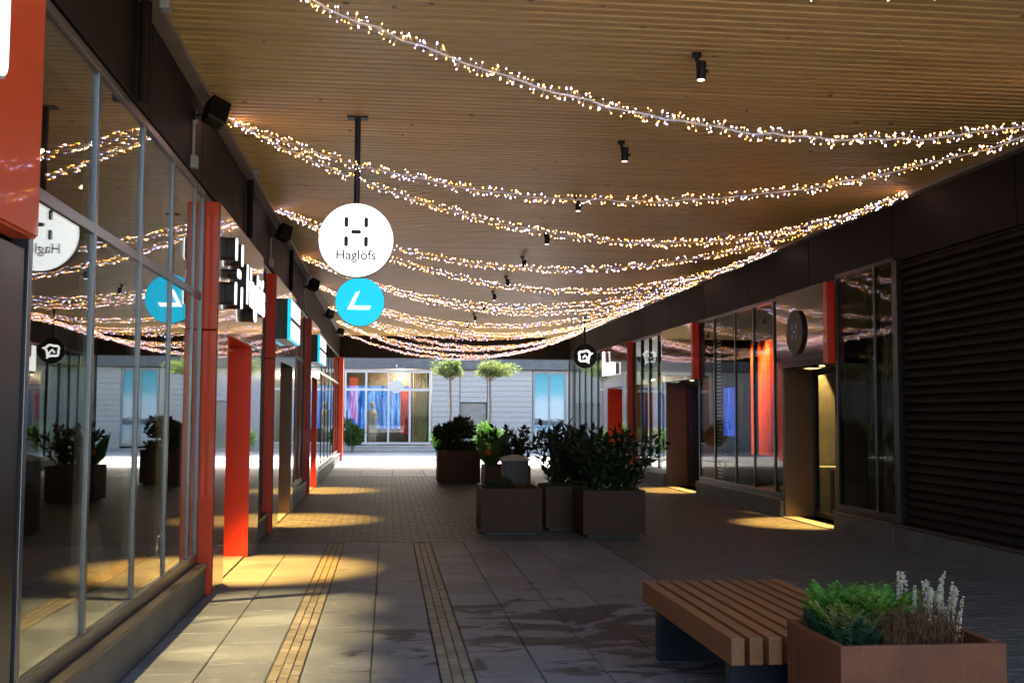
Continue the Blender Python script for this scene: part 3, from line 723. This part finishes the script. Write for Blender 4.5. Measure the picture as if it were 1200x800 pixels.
# ------------------------------------------------------------------ ceiling spotlights, speakers, conduit
SPX = 2.14
def spotlight(y):
    t = thing('ceiling_spotlight', (SPX, y, H), 'small black cylinder spotlight fixed to the boarded ceiling', 'spotlight', 'ceiling spotlights in a row along the passage')
    MB().cyl((SPX, y, H - .002), (SPX, y, H - .03), .035, 16).cyl((SPX, y, H - .03), (SPX + .015, y, H - .12), .016, 8).build('bracket', M['black'], t)
    MB().cyl((SPX + .035, y, H - .06), (SPX + .03, y, H - .19), .034, 20).box(SPX + .066, SPX + .085, y - .010, y + .010, H - .14, H - .115).build('housing', M['black'], t, bevel=.003)
    MB().cyl((SPX + .030, y, H - .1905), (SPX + .030, y, H - .193), .026, 20).build('lens', M['lens'], t)
for k in range(12): spotlight(7.36 + 2.5 * k)
def speaker(y, where):
    t = thing('wall_speaker', (XF, y, 3.9), 'black angled box speaker under the ceiling edge ' + where, 'speaker', 'box speakers along the dark upper wall')
    b = MB().box(-.085, .085, -.07, .07, -.105, .105); rot = Euler((R(-18), R(20), R(30))).to_matrix()
    c = Vector((XF + .16, y, 3.88))
    xform(b, lambda x, yy, z: tuple(c + rot @ Vector((x, yy, z)))); b.build('cabinet', M['black'], t, bevel=.02)
    g = MB().box(-.076, .076, -.08, -.0705, -.096, .096); xform(g, lambda x, yy, z: tuple(c + rot @ Vector((x, yy, z)))); g.build('grille', M['fascia'], t, bevel=.004)
    MB().cyl((XF, y, 3.84), c, .022, 8).cyl((XF, y, 3.84), (XF + .012, y, 3.84), .06, 12).build('bracket', M['black'], t)
for y, wh_ in ((8.75, 'above the silver framed window'), (14.55, 'above the portal with the brown doorway'), (20.4, 'before the light box nearest the open end'), (26.2, 'second from the far beam'), (32.0, 'closest to the far beam')): speaker(y, wh_)
def conduit(y, where):
    t = thing('conduit', (XF, y, 3.4), 'thin grey cable conduit with junction box ' + where, 'conduit', 'cable conduits on the dark upper wall')
    MB().tube([(XF + .016, y, 3.78), (XF + .016, y, 3.50)], .011, 8).build('pipe', M['rim'], t)
    MB().box(XF, XF + .05, y - .04, y + .04, 3.40, 3.50).build('junction_box', M['rim'], t, bevel=.006)
for y, wh_ in ((8.62, 'above the silver framed window'), (14.3, 'above the brown doorway portal'), (20.1, 'before the light box nearest the open end')): conduit(y, wh_)
def sensor(y, where):
    tag(MB().box(XF + .11, XF + .17, y - .05, y + .05, H - .05, H + .006).build('ceiling_sensor', M['rim'], bevel=.008, origin=(XF + .14, y, H)), 'small pale sensor box on the ceiling trim ' + where, 'sensor', 'sensor boxes on the ceiling edge')
for y, wh_ in ((6.85, 'above the silver framed window'), (11.6, 'above the big white emblem letters')): sensor(y, wh_)
def downpipe(y, where):
    tag(MB().cyl((XF + .045, y, 3.39), (XF + .045, y, H - .036), .035, 12).build('pipe_stub', M['fascia'], origin=(XF + .04, y, 3.4)), 'short dark pipe on the upper wall ' + where, 'pipe', 'dark pipes on the upper wall')
for y, wh_ in ((6.75, 'above the silver framed window'), (11.9, 'above the big white emblem letters'), (17.0, 'past the light box over the brown doorway')): downpipe(y, wh_)

# ------------------------------------------------------------------ bench
BX0, BX1, BY0, BY1, BZ = 1.63, 2.53, 5.10, 6.92, .45
bench = thing('slatted_bench', ((BX0 + BX1) / 2, (BY0 + BY1) / 2, 0), 'backless bench of thick reddish wooden slats on dark steel legs', 'bench')
ns_ = 10; pt = (BX1 - BX0 + .027) / ns_; sw = pt - .027
for k in range(ns_):
    x = BX0 + k * pt
    q = MB().box(-sw / 2, sw / 2, (BY0 - BY1) / 2, (BY1 - BY0) / 2, -.064, .064) if k == 0 else None
    if k == 0: sme = q.mesh('slat', M['slatwood'])
    o = piece('slat', sme, bench, (x + sw / 2 - bench.location.x, r2.uniform(-.004, .004), BZ - .064))
    b = o.modifiers.new('bevel', 'BEVEL'); b.width = .004; b.segments = 2
for y in (BY0 + .14, BY1 - .26):
    MB().box(BX0 + .045, BX1 - .045, y, y + .10, .0, BZ - .1285).build('leg', M['benchleg'], bench, bevel=.004)

# ------------------------------------------------------------------ planters
def planter(x0, x1, y0, y1, h, label, mat='corten', group=None, wall=.03, feet=True):
    t = thing('planter_box', ((x0 + x1) / 2, (y0 + y1) / 2, 0), label, 'planter', group)
    z0 = .04 if feet else 0
    MB().box(x0, x1, y0, y0 + wall, z0, h).build('front_panel', M[mat], t, bevel=.004)
    MB().box(x0, x1, y1 - wall, y1, z0, h).build('back_panel', M[mat], t, bevel=.004)
    MB().box(x0 + .001, x0 + wall, y0 + wall, y1 - wall, z0, h - .001).build('side_panel', M[mat], t, bevel=.004)
    MB().box(x1 - wall, x1 - .001, y0 + wall, y1 - wall, z0, h - .001).build('side_panel', M[mat], t, bevel=.004)
    so = MB(); n = 12; rr = random.Random(int(x0 * 100))
    for j in range(n + 1):
        for i in range(n + 1):
            so.v.append((x0 + wall + (x1 - x0 - 2 * wall) * i / n, y0 + wall + (y1 - y0 - 2 * wall) * j / n, h - .07 + rr.uniform(-.02, .025)))
    so.f = [(j * (n + 1) + i, j * (n + 1) + i + 1, (j + 1) * (n + 1) + i + 1, (j + 1) * (n + 1) + i) for j in range(n) for i in range(n)]
    so.build('soil', M['soil'], t)
    if feet: MB().box(x0 + .06, x1 - .06, y0 + .06, y1 - .06, 0, .045).build('base', M['black'], t)
    return t
planter(1.855, 2.575, 4.36, 4.97, .56, 'rusty corten planter against the bench holding white heather')
planter(1.175, 1.95, 13.7, 14.4, .58, 'dim rusty planter with low heather in front of the small bin', 'corten_shaded')
planter(2.40, 3.18, 13.3, 14.05, .58, 'dim rusty planter holding a wide fan of leafy stems', 'corten_shaded')
planter(2.06, 2.84, 14.16, 14.9, .58, 'dim rusty planter tucked behind another with upright leafy stems', 'corten_shaded')
planter(1.10, 2.02, 23.7, 24.6, .74, 'dark planter holding a clipped ball shrub', 'corten_shaded')
planter(1.70, 2.50, 19.0, 19.8, .62, 'dark planter with spiky succulent and an orange flower', 'corten_shaded')

def ndir(r, zmin=-.3):
    while True:
        d = Vector((r.uniform(-1, 1), r.uniform(-1, 1), r.uniform(zmin, 1)))
        if .1 < d.length < 1: return d.normalized()
def foliage(mb, c, rad, n, L, W, r, shell=.45, noise_amp=.25):
    c = Vector(c); lobes = [(ndir(r), r.uniform(.6, 1.0)) for _ in range(14)]
    for _ in range(n):
        d = ndir(r, -.8); k = 1.0
        for ld, lk in lobes:
            k += noise_amp * lk * max(0, d.dot(ld) - .75) * 4 - noise_amp * .12
        rr = (shell + (1 - shell) * r.random() ** .6) * k
        p = c + Vector((d.x * rad[0], d.y * rad[1], d.z * rad[2])) * rr
        ld = (d + ndir(r, -1) * .9).normalized()
        mb.leaf(p, ld, ndir(r, -.2), L * r.uniform(.6, 1.3), W * r.uniform(.7, 1.2))
    return mb
pr = random.Random(21)
# front planter: feathery green bush, yellow sprigs, brown grass, white heather
def fronds(mb, base, n, spread, h, r, leafL=.035, leafW=.012, droop=.5):
    for _ in range(n):
        b = Vector(base) + Vector((r.uniform(-spread[0], spread[0]), r.uniform(-spread[1], spread[1]), 0))
        a = r.uniform(0, 6.28); out = Vector((math.cos(a), math.sin(a), 0)); L = h * r.uniform(.55, 1.1)
        pts = [b + out * (L * .45 * u) + Vector((0, 0, L * (u - droop * u * u * .55))) for u in (0, .25, .5, .75, 1)]
        mb.tube(pts, .0022, 3, .0008)
        for k in range(int(L / .011)):
            u = .2 + .8 * k / (L / .011); i = min(3, int(u * 4)); p = pts[i].lerp(pts[i + 1], u * 4 - i); t_ = (pts[i + 1] - pts[i]).normalized()
            sd = t_.cross(Vector((0, 0, 1))).normalized() * (1 if k % 2 else -1)
            mb.leaf(p, (t_ * .6 + sd + Vector((0, 0, r.uniform(-.2, .5)))), Vector((0, 0, 1)), leafL * r.uniform(.6, 1.2) * (1.15 - .5 * u), leafW, .1)
    return mb
pz = .49
g = thing('green_shrub', (2.05, 4.75, pz), 'feathery bright green shrub spilling over the rusty planter rim', 'plant')
fronds(MB(), (2.10, 4.78, pz), 190, (.13, .14), .31, pr, .05, .02).build('fronds', M['leaf_bright'], g)
fronds(MB(), (2.0, 4.66, pz), 70, (.07, .18), .21, pr, .045, .018).build('lower_fronds', M['leaf_blue'], g)
fronds(MB(), (2.27, 4.80, pz), 60, (.09, .08), .28, pr, .05, .02).build('fronds', M['leaf_bright'], g)
yb = thing('yellow_sprig', (2.02, 4.62, pz), 'small yellowish variegated sprig at the front of the green shrub', 'plant')
fronds(MB(), (2.0, 4.60, pz + .02), 34, (.06, .05), .27, pr, .036, .018).build('fronds', M['leaf_yell'], yb)
bg_ = thing('brown_grass', (2.2, 4.60, pz), 'clump of upright dry brown stems in the rusty planter', 'plant')
mb = MB()
for _ in range(420):
    b = Vector((pr.uniform(2.10, 2.42), pr.uniform(4.42, 4.66), pz)); d = Vector((pr.gauss(0, .10), pr.gauss(0, .10), 1)); L = pr.uniform(.10, .21)
    mb.tube([b, b + d * L * .5 + Vector((pr.gauss(0, .004), 0, 0)), b + d * L], .0022, 3, .0008)
    for k in range(5): mb.leaf(b + d * L * pr.uniform(.3, 1), ndir(pr, .1), (0, 0, 1), .018, .006)
mb.build('stems', M['grass_brown'], bg_)
wh = thing('white_heather', (2.36, 4.68, pz), 'white flowering heather spikes beside the green shrub', 'plant')
mb = MB(); ms = MB()
for _ in range(50):
    b = Vector((pr.uniform(2.30, 2.47), pr.uniform(4.55, 4.86), pz)); d = Vector((pr.gauss(.10, .13), pr.gauss(0, .12), 1)); L = pr.uniform(.13, .31)
    ms.tube([b, b + d * L], .002, 3)
    for k in range(int(L * 230)):
        u = pr.uniform(.25, 1.03); mb.octa(b + d * L * u + ndir(pr, -.6) * .010 * (1.25 - u * .8), pr.uniform(.004, .0075), ndir(pr), 1.5)
mb.build('blossom', M['heather_w'], wh); ms.build('stems', M['grass_brown'], wh)

def stem_plant(name, label, base, n, h, lean, mat, leafL, leafW, r, spread=.2, pitch=.045, azr=(0, 6.283)):
    t = thing(name, base, label, 'plant'); mb = MB(); sm = MB()
    for k in range(n):
        a = r.uniform(*azr); ln = r.uniform(.15, lean); L = h * r.uniform(.6, 1.08); b = Vector(base) + Vector((r.uniform(-spread, spread), r.uniform(-spread, spread), 0))
        out = Vector((math.cos(a), math.sin(a), 0)); pts = [b + out * (L * ln * u ** 1.4) + Vector((0, 0, L * u * (1 - .12 * ln * u))) for u in (0, .2, .4, .6, .8, 1)]
        sm.tube(pts, .011, 5, .004)
        m_ = int(L / pitch)
        for j in range(m_):
            u = .18 + .82 * j / m_; i = min(4, int(u * 5)); p = pts[i].lerp(pts[i + 1], u * 5 - i); t_ = (pts[i + 1] - pts[i]).normalized()
            sd = Matrix.Rotation(j * 2.4 + a, 3, t_) @ t_.orthogonal().normalized()
            mb.leaf(p, sd * .75 + t_ * .8, t_, leafL * r.uniform(.7, 1.15), leafW, .12)
    mb.build('leaves', mat, t); sm.build('stems', mat, t); return t
stem_plant('leafy_shrub', 'fan of dark leafy stems spreading over the dim rusty planter', (2.80, 13.68, .5), 54, .84, .85, M['leaf_dark'], .15, .07, pr, .25)
stem_plant('leafy_shrub', 'upright dark leafy stems in the planter tucked behind', (2.40, 14.5, .5), 50, .88, .6, M['leaf_dark'], .15, .07, pr, .25)
def small_flowers(x0, x1, y0, y1, z, n, label, mat='heather_w', low='leaf_mid'):
    t = thing('bedding_flowers', ((x0 + x1) / 2, (y0 + y1) / 2, z), label, 'plant'); a = MB(); b = MB()
    for _ in range(n):
        p = Vector((pr.uniform(x0, x1), pr.uniform(y0, y1), z + pr.uniform(0, .10))); 
        for k in range(3): b.leaf(p - Vector((0, 0, .04)), ndir(pr, 0), (0, 0, 1), .06, .03)
        if pr.random() < .16:
            for k in range(6): a.leaf(p, (math.cos(k), math.sin(k), .4), (0, 0, 1), .028, .02)
    a.build('petals', M[mat], t); b.build('leaves', M[low], t)
small_flowers(2.44, 3.14, 13.34, 13.65, .52, 150, 'low white bedding flowers under the fan of leafy stems')
small_flowers(2.10, 2.6, 14.2, 14.5, .52, 90, 'low white bedding flowers under the upright leafy stems')
hm = thing('heather_mound', (1.5, 14.05, .5), 'low dark green heather mound in the planter before the bin', 'plant')
foliage(MB(), (1.45, 14.05, .56), (.27, .32, .17), 1500, .05, .012, pr, .3).build('leaves', M['leaf_dark'], hm)
dg_ = thing('dry_grass', (1.8, 14.0, .5), 'dry brown tuft in the planter before the bin', 'plant')
mb = MB()
for _ in range(160):
    b = Vector((pr.uniform(1.68, 1.90), pr.uniform(13.76, 14.3), .51)); d = Vector((pr.gauss(0, .2), pr.gauss(0, .2), 1)); mb.tube([b, b + d * pr.uniform(.06, .17)], .003, 3, .001)
mb.build('stems', M['grass_brown'], dg_)
bs = thing('ball_shrub', (1.52, 24.1, .66), 'dark clipped ball shrub with trailing skirt in the dark planter', 'plant')
MB().cyl((1.52, 24.1, .62), (1.52, 24.1, 1.0), .05, 8).build('trunk', M['bark'], bs)
foliage(MB(), (1.52, 24.1, 1.10), (.46, .46, .40), 3600, .12, .06, pr, .35, .6).build('crown', M['leaf_dark'], bs)
foliage(MB(), (1.56, 24.05, .78), (.50, .45, .16), 1500, .10, .04, pr, .3).build('skirt', M['leaf_dark'], bs)
stem_plant('spiky_succulent', 'thick dark spiky stems rising behind the bin', (2.22, 19.4, .55), 22, .74, .8, M['leaf_dark'], .15, .07, pr, .16, .035)
bl = thing('broadleaf_plant', (1.85, 19.4, .55), 'broad pointed green leaves lit from behind beside the ball shrub', 'plant')
mb = MB()
for k in range(15):
    a = pr.uniform(0, 6.28); d = Vector((math.cos(a) * .45, math.sin(a) * .45, 1)); mb.leaf((1.85 + pr.uniform(-.08, .08), 19.4 + pr.uniform(-.08, .08), .55), d, (0, -1, .2), pr.uniform(.45, .85), .16, .08)
mb.build('leaves', M['leaf_mid'], bl)
of = thing('orange_flower', (1.78, 19.15, .55), 'orange flower head among the broad leaves', 'plant')
mb = MB()
for k in range(50): mb.leaf(Vector((1.76, 19.15, .82)) + ndir(pr, -.5) * .03, ndir(pr, -.3), (0, 0, 1), .07, .03)
mb.build('petals', M['flower_o'], of); MB().cyl((1.76, 19.15, .55), (1.76, 19.15, .82), .008, 6).build('stem', M['leaf_dark'], of)
# litter bin
lbn = thing('litter_bin', (1.86, 15.9, 0), 'square dark grey litter bin with shallow peaked lid', 'bin')
MB().box(1.68, 2.04, 15.72, 16.08, .03, .84).build('body', M['bin'], lbn, bevel=.012)
MB().add([(1.66, 15.70, .842), (2.06, 15.70, .842), (2.06, 16.10, .842), (1.66, 16.10, .842), (1.66, 15.70, .87), (2.06, 15.70, .87), (2.06, 16.10, .87), (1.66, 16.10, .87), (1.80, 15.84, .92), (1.92, 15.84, .92), (1.92, 15.96, .92), (1.80, 15.96, .92)],
    [(3,2,1,0),(0,1,5,4),(1,2,6,5),(2,3,7,6),(3,0,4,7),(4,5,9,8),(5,6,10,9),(6,7,11,10),(7,4,8,11),(8,9,10,11)]).build('lid', M['concrete'], lbn)
MB().box(1.71, 2.01, 15.75, 16.05, 0, .03).build('foot', M['black'], lbn)

# ------------------------------------------------------------------ far building across the plaza
FY = 45.0
FB = thing('shop_building', (5, FY, 0), 'pale grey board clad shop across the sunlit plaza with wide display window', 'building')
def clad(x0, x1, z0, z1, y=FY, p=.215):
    mb = MB(); z = z0
    while z < z1 - .01:
        zt = min(z + p, z1); mb.prism_x([(y + .02, z), (y - .030, z), (y - .012, zt - .012), (y + .02, zt - .012)], x0, x1); z += p
    mb.box(x0, x1, y + .012, y + .2, z0, z1); return tag(mb.build('cladding', M['clad'], FB), kind='stuff')
clad(1.82, 2.95, .12, 3.35); clad(2.97, 4.08, 2.02, 3.35); clad(4.12, 5.98, .12, 3.35); clad(7.40, 24, .12, 3.35); clad(-18, -1.80, .12, 3.35)
MB().box(-18, 24, FY - .25, FY + .25, 3.36, 3.9).build('roof_fascia', M['claddark'], FB, bevel=.01)
MB().box(-18, 24, FY + 7.9, FY + 8, 0, 3.7).build('back_wall', M['clad'], FB)
for x in (-18, 23.9): MB().box(x, x + .1, FY + .25, FY + 7.88, 0, 3.69).build('end_wall', M['clad'], FB)
MB().box(-18, 24, FY + .25, FY + 8, 3.7, 3.9).build('roof', M['roof'], FB)
MB().box(-18, 24, FY - .02, FY + .2, -.02, .12).build('base', M['concrete'], FB)
MB().box(2.99, 4.06, FY + .05, FY + .12, .05, 1.98).build('door', M['beige'], FB, bevel=.006)
tm = text_mb('VÄLKOMMEN', .13, .002) if False else None
for a in (2.955, 4.085): MB().box(a, a + .03, FY - .03, FY + .1, .12, 3.35).build('corner_trim', M['claddark'], FB)
# display window
fw = MB()
X0, X1, Z0, Z1 = -1.74, 1.78, .28, 3.34
fw.box(X0, X1, FY - .06, FY + .06, Z0, Z0 + .09).box(X0, X1, FY - .06, FY + .06, Z1 - .14, Z1).box(X0, X0 + .08, FY - .06, FY + .06, Z0 + .09, Z1 - .14).box(X1 - .08, X1, FY - .06, FY + .06, Z0 + .09, Z1 - .14)
wn = fw.build('display_window', M['white'], FB, bevel=.006)
xs = [X0 + .08, -.86, .05, .92, X1 - .08]
for x in xs[1:-1]: MB().box(x - .04, x + .04, FY - .055, FY + .055, Z0 + .09, Z1 - .14).build('mullion', M['white'], wn)
for a, b in zip(xs[:-1], xs[1:]):
    a_, b_ = a + (.04 if a != xs[0] else 0), b - (.04 if b != xs[-1] else 0)
    MB().box(a_, b_, FY - .05, FY + .05, 2.46, 2.56).build('transom', M['white'], wn)
    MB().box(a_, b_, FY - .004, FY + .004, Z0 + .09, 2.46).build('pane', M['glass'], wn); MB().box(a_, b_, FY - .004, FY + .004, 2.56, Z1 - .14).build('pane', M['glass'], wn)
MB().box(-1.9, 1.9, FY + .2, FY + 4, .1, .2).build('shop_floor', M['concrete'], FB)
MB().box(-1.95, 1.95, FY + .2, FY + 4, 3.36, 3.42).build('shop_ceiling', M['white'], FB)
for x in (-1.95, 1.85): MB().box(x, x + .1, FY + .2, FY + 4, .2, 3.36).build('shop_side_wall', M['beige'], FB)
bd = thing('display_backdrop', (0, FY + 1.5, .2), 'blue forest picture with an added glow in the far display window', 'backdrop')
MB().box(-1.8, 1.0, FY + 1.50, FY + 1.56, .9, 2.7).build('picture', blue_mat('forest_blue', (.01, .03, .12), (.03, .14, .55), (.35, .65, 1), .42, (4.2, 1, .45)), bd)  # emission stands in for the shop light on the picture
MB().box(-1.8, 1.0, FY + 1.48, FY + 1.58, .2, .9).build('stand', M['shopdark'], bd)
MB().box(-1.8, 1.0, FY + 1.50, FY + 1.56, 2.7, 3.3).build('upper_panel', M['shopfloor'], bd)
lamp_point('shop_lamp', (.6, FY + .8, 3.1), 60, (1, .8, .55), .1)
cb = thing('banner', (.72, FY + .9, .2), 'red hanging fabric banner in the far display window', 'banner')
mb = MB(); n = 16
mb.add([(.55 + .33 * k / n, FY + .9 + .02 * math.sin(k * 1.5), z) for z in (.7, 2.5) for k in range(n + 1)], [(k, k + 1, n + 2 + k, n + 1 + k) for k in range(n)])
o = mb.build('fabric', pbr('red_fabric', (.65, .05, .05), rough=.8), cb); o.modifiers.new('solid', 'SOLIDIFY').thickness = .006
MB().cyl((.5, FY + .9, 2.51), (.93, FY + .9, 2.51), .012, 8).cyl((.7, FY + .9, 2.5), (.7, FY + .9, 3.37), .006, 6).build('rail', M['black'], cb)
yc = thing('curtain', (1.3, FY + .6, .2), 'cream floor length curtain in the far display window', 'curtain')
mb = MB(); n = 40
mb.add([(1.02 + .62 * k / n, FY + .6 + .04 * math.sin(k * 1.25), z) for z in (.22, 3.3) for k in range(n + 1)], [(k, k + 1, n + 2 + k, n + 1 + k) for k in range(n)])
o = mb.build('fabric', pbr('cream_fabric', (.62, .50, .30), rough=.8), yc); o.modifiers.new('solid', 'SOLIDIFY').thickness = .006
# mannequin with pale coat
mq = thing('mannequin', (-.62, FY + .7, .2), 'pale coated mannequin before the blue forest picture', 'mannequin')
prof = [(.0, .16), (.3, .15), (.7, .19), (.95, .16), (1.2, .20), (1.38, .17), (1.45, .06), (1.52, .05), (1.56, .085), (1.68, .095), (1.76, .05)]
mb = MB(); n = 14
for z, r_ in prof:
    for k in range(n): mb.v.append((-.62 + r_ * 1.1 * math.cos(2 * math.pi * k / n), FY + .7 + r_ * .7 * math.sin(2 * math.pi * k / n), .25 + z))
mb.f = [(j * n + k, j * n + (k + 1) % n, (j + 1) * n + (k + 1) % n, (j + 1) * n + k) for j in range(len(prof) - 1) for k in range(n)] + [tuple(range(n - 1, -1, -1)), tuple(range((len(prof) - 1) * n, len(prof) * n))]
mb.build('figure', M['beige'], mq, smooth=True); MB().cyl((-.62, FY + .7, .2), (-.62, FY + .7, .26), .22, 16).build('base', M['rim'], mq)
# white round lamp
gl = thing('globe_lamp', (.36, FY - .5, 2.6), 'white round globe sign on a bracket before the far window', 'sign')
MB().cyl((.36, FY - .53, 2.62), (.36, FY - .44, 2.62), .27, 28).build('disc', M['white'], gl, bevel=.01); MB().cyl((.36, FY - .48, 2.88), (.36, FY - .48, 3.5), .02, 8).box(.33, .39, FY - .5, FY - .24, 3.46, 3.52).build('bracket', M['white'], gl)
# steps
st1 = thing('step', (0, FY - .9, 0), 'pale stone steps below the far display window', 'steps')
MB().box(-2.0, 2.0, FY - .85, FY - .07, 0, .24).build('tread', M['concrete'], st1, bevel=.01); MB().box(-2.2, 2.2, FY - 1.3, FY - .852, 0, .12).build('tread', M['concrete'], st1, bevel=.01)
# poster window
pw = MB().box(6.0, 7.38, FY - .05, FY + .05, .2, .3).box(6.0, 7.38, FY - .05, FY + .05, 3.2, 3.33).box(6.0, 6.07, FY - .05, FY + .05, .3, 3.2).box(7.31, 7.38, FY - .05, FY + .05, .3, 3.2).box(6.66, 6.71, FY - .045, FY + .05, .3, 3.2)
pwn = pw.build('poster_window', M['rim'], FB)
m, nt_, out_ = newmat('poster_print'); p_ = N(nt_, 'ShaderNodeBsdfPrincipled'); p_.inputs['Roughness'].default_value = .3
g_ = N(nt_, 'ShaderNodeNewGeometry'); sx = N(nt_, 'ShaderNodeSeparateXYZ'); nt_.links.new(g_.outputs['Position'], sx.inputs[0])
zz = math_(nt_, 'ADD', math_(nt_, 'DIVIDE', sx.outputs[2], 3.4), math_(nt_, 'MULTIPLY_ADD', noise(nt_, pos(nt_, (1, 1, 3)), 2.2, 5), .14, -.07))
nt_.links.new(ramp(nt_, zz, [(.10, (.62, .60, .52)), (.22, (.55, .68, .72)), (.30, (.40, .60, .68)), (.33, (.10, .12, .14)), (.37, (.16, .19, .22)), (.40, (.72, .78, .80)), (.60, (.60, .74, .78)), (.72, (.22, .55, .62)), (.95, (.10, .42, .52))]), p_.inputs['Base Color'])
nt_.links.new(p_.outputs[0], out_.inputs[0])
MB().box(6.07, 6.66, FY - .01, FY + .02, .3, 3.2).build('poster', m, pwn); MB().box(6.71, 7.31, FY - .01, FY + .02, .3, 3.2).build('poster', m, pwn)

# ------------------------------------------------------------------ trees and shrubs on the plaza
def standard_tree(x, y, zc, rad, label, seed):
    r = random.Random(seed); t = thing('topiary_tree', (x, y, 0), label, 'tree', 'standard trees on the plaza')
    tr = MB().tube([(x + .02, y, 0), (x - .02, y, .8), (x + .03, y, 1.6), (x, y, zc - .2)], .05, 8, .035)
    for k in range(9):
        d = ndir(r, .1); tr.tube([(x, y, zc - .35), Vector((x, y, zc - .2)) + Vector((d.x * rad[0], d.y * rad[1], d.z * rad[2])) * .7], .016, 5, .006)
    tr.build('trunk', M['bark'], t)
    foliage(MB(), (x, y, zc), rad, 2600, .14, .055, r, .15, .6).build('crown', M['leaf_pale'], t)
standard_tree(2.25, 39.5, 3.06, (.66, .66, .52), 'slim standard tree with round pale crown before the beige door', 4)
standard_tree(3.72, 39.8, 3.06, (.84, .74, .54), 'standard tree with wide ragged pale crown and hanging shoots', 9)
def shrub(x, y, rad, label, seed, mat='leaf_bright', n=1800):
    r = random.Random(seed); t = thing('round_shrub', (x, y, 0), label, 'shrub')
    s_ = MB()
    for k in range(6):
        d = ndir(r, .3); s_.tube([(x, y, 0), Vector((x, y, 0)) + Vector((d.x * rad[0], d.y * rad[1], rad[2])) * .7], .015, 5, .006)
    s_.build('stems', M['bark'], t); foliage(MB(), (x, y, rad[2]), rad, n, .15, .07, r, .3, .3).build('foliage', M[mat], t)
shrub(1.95, 37.8, (.5, .5, .55), 'bright green shrub below the slim standard tree', 3)
shrub(3.55, 38.0, (.65, .6, .6), 'bright green shrub below the wide standard tree', 5)
shrub(-1.35, 43.2, (.48, .45, .62), 'dark green shrub on the plaza beside the display window steps', 6, 'leaf_mid')
for k, (x, y) in enumerate(((9.4, 37.5), (10.6, 37.9), (11.9, 38.3), (13.2, 38.2))):
    shrub(x, y, (.75, .6, .55), ('low hedge shrub nearest the glazed corner', 'second low hedge shrub from the glazed corner', 'third low hedge shrub from the glazed corner', 'fourth low hedge shrub from the glazed corner')[k], 30 + k)

# dim forest mural behind the pane beside the ribbed wall
mm_, nt_, out_ = newmat('forest_print'); p_ = N(nt_, 'ShaderNodeBsdfPrincipled'); p_.inputs['Roughness'].default_value = .5
n1 = noise(nt_, pos(nt_, (1, 2.2, 1.1)), 2.6, 8, .75, .5); g_ = N(nt_, 'ShaderNodeNewGeometry'); sx = N(nt_, 'ShaderNodeSeparateXYZ'); nt_.links.new(g_.outputs['Position'], sx.inputs[0])
tree = ramp(nt_, math_(nt_, 'ADD', n1, math_(nt_, 'MULTIPLY', math_(nt_, 'ABSOLUTE', math_(nt_, 'SUBTRACT', sx.outputs[2], 1.75)), .13)), [(.50, (0, 0, 0)), (.60, (1, 1, 1))])
nt_.links.new(mixc(nt_, tree, (.24, .25, .17), (.018, .03, .012)), p_.inputs['Base Color']); nt_.links.new(p_.outputs[0], out_.inputs[0])
mu = thing('forest_mural', (6.35, 13.1, 0), 'dim forest picture board behind the pane beside the ribbed wall', 'picture')
MB().box(6.33, 6.36, 12.45, 13.88, .25, 3.2).build('print', mm_, mu); MB().box(6.362, 6.40, 12.5, 12.56, .012, 3.1).box(6.362, 6.40, 13.76, 13.82, .012, 3.1).build('support', M['black'], mu)
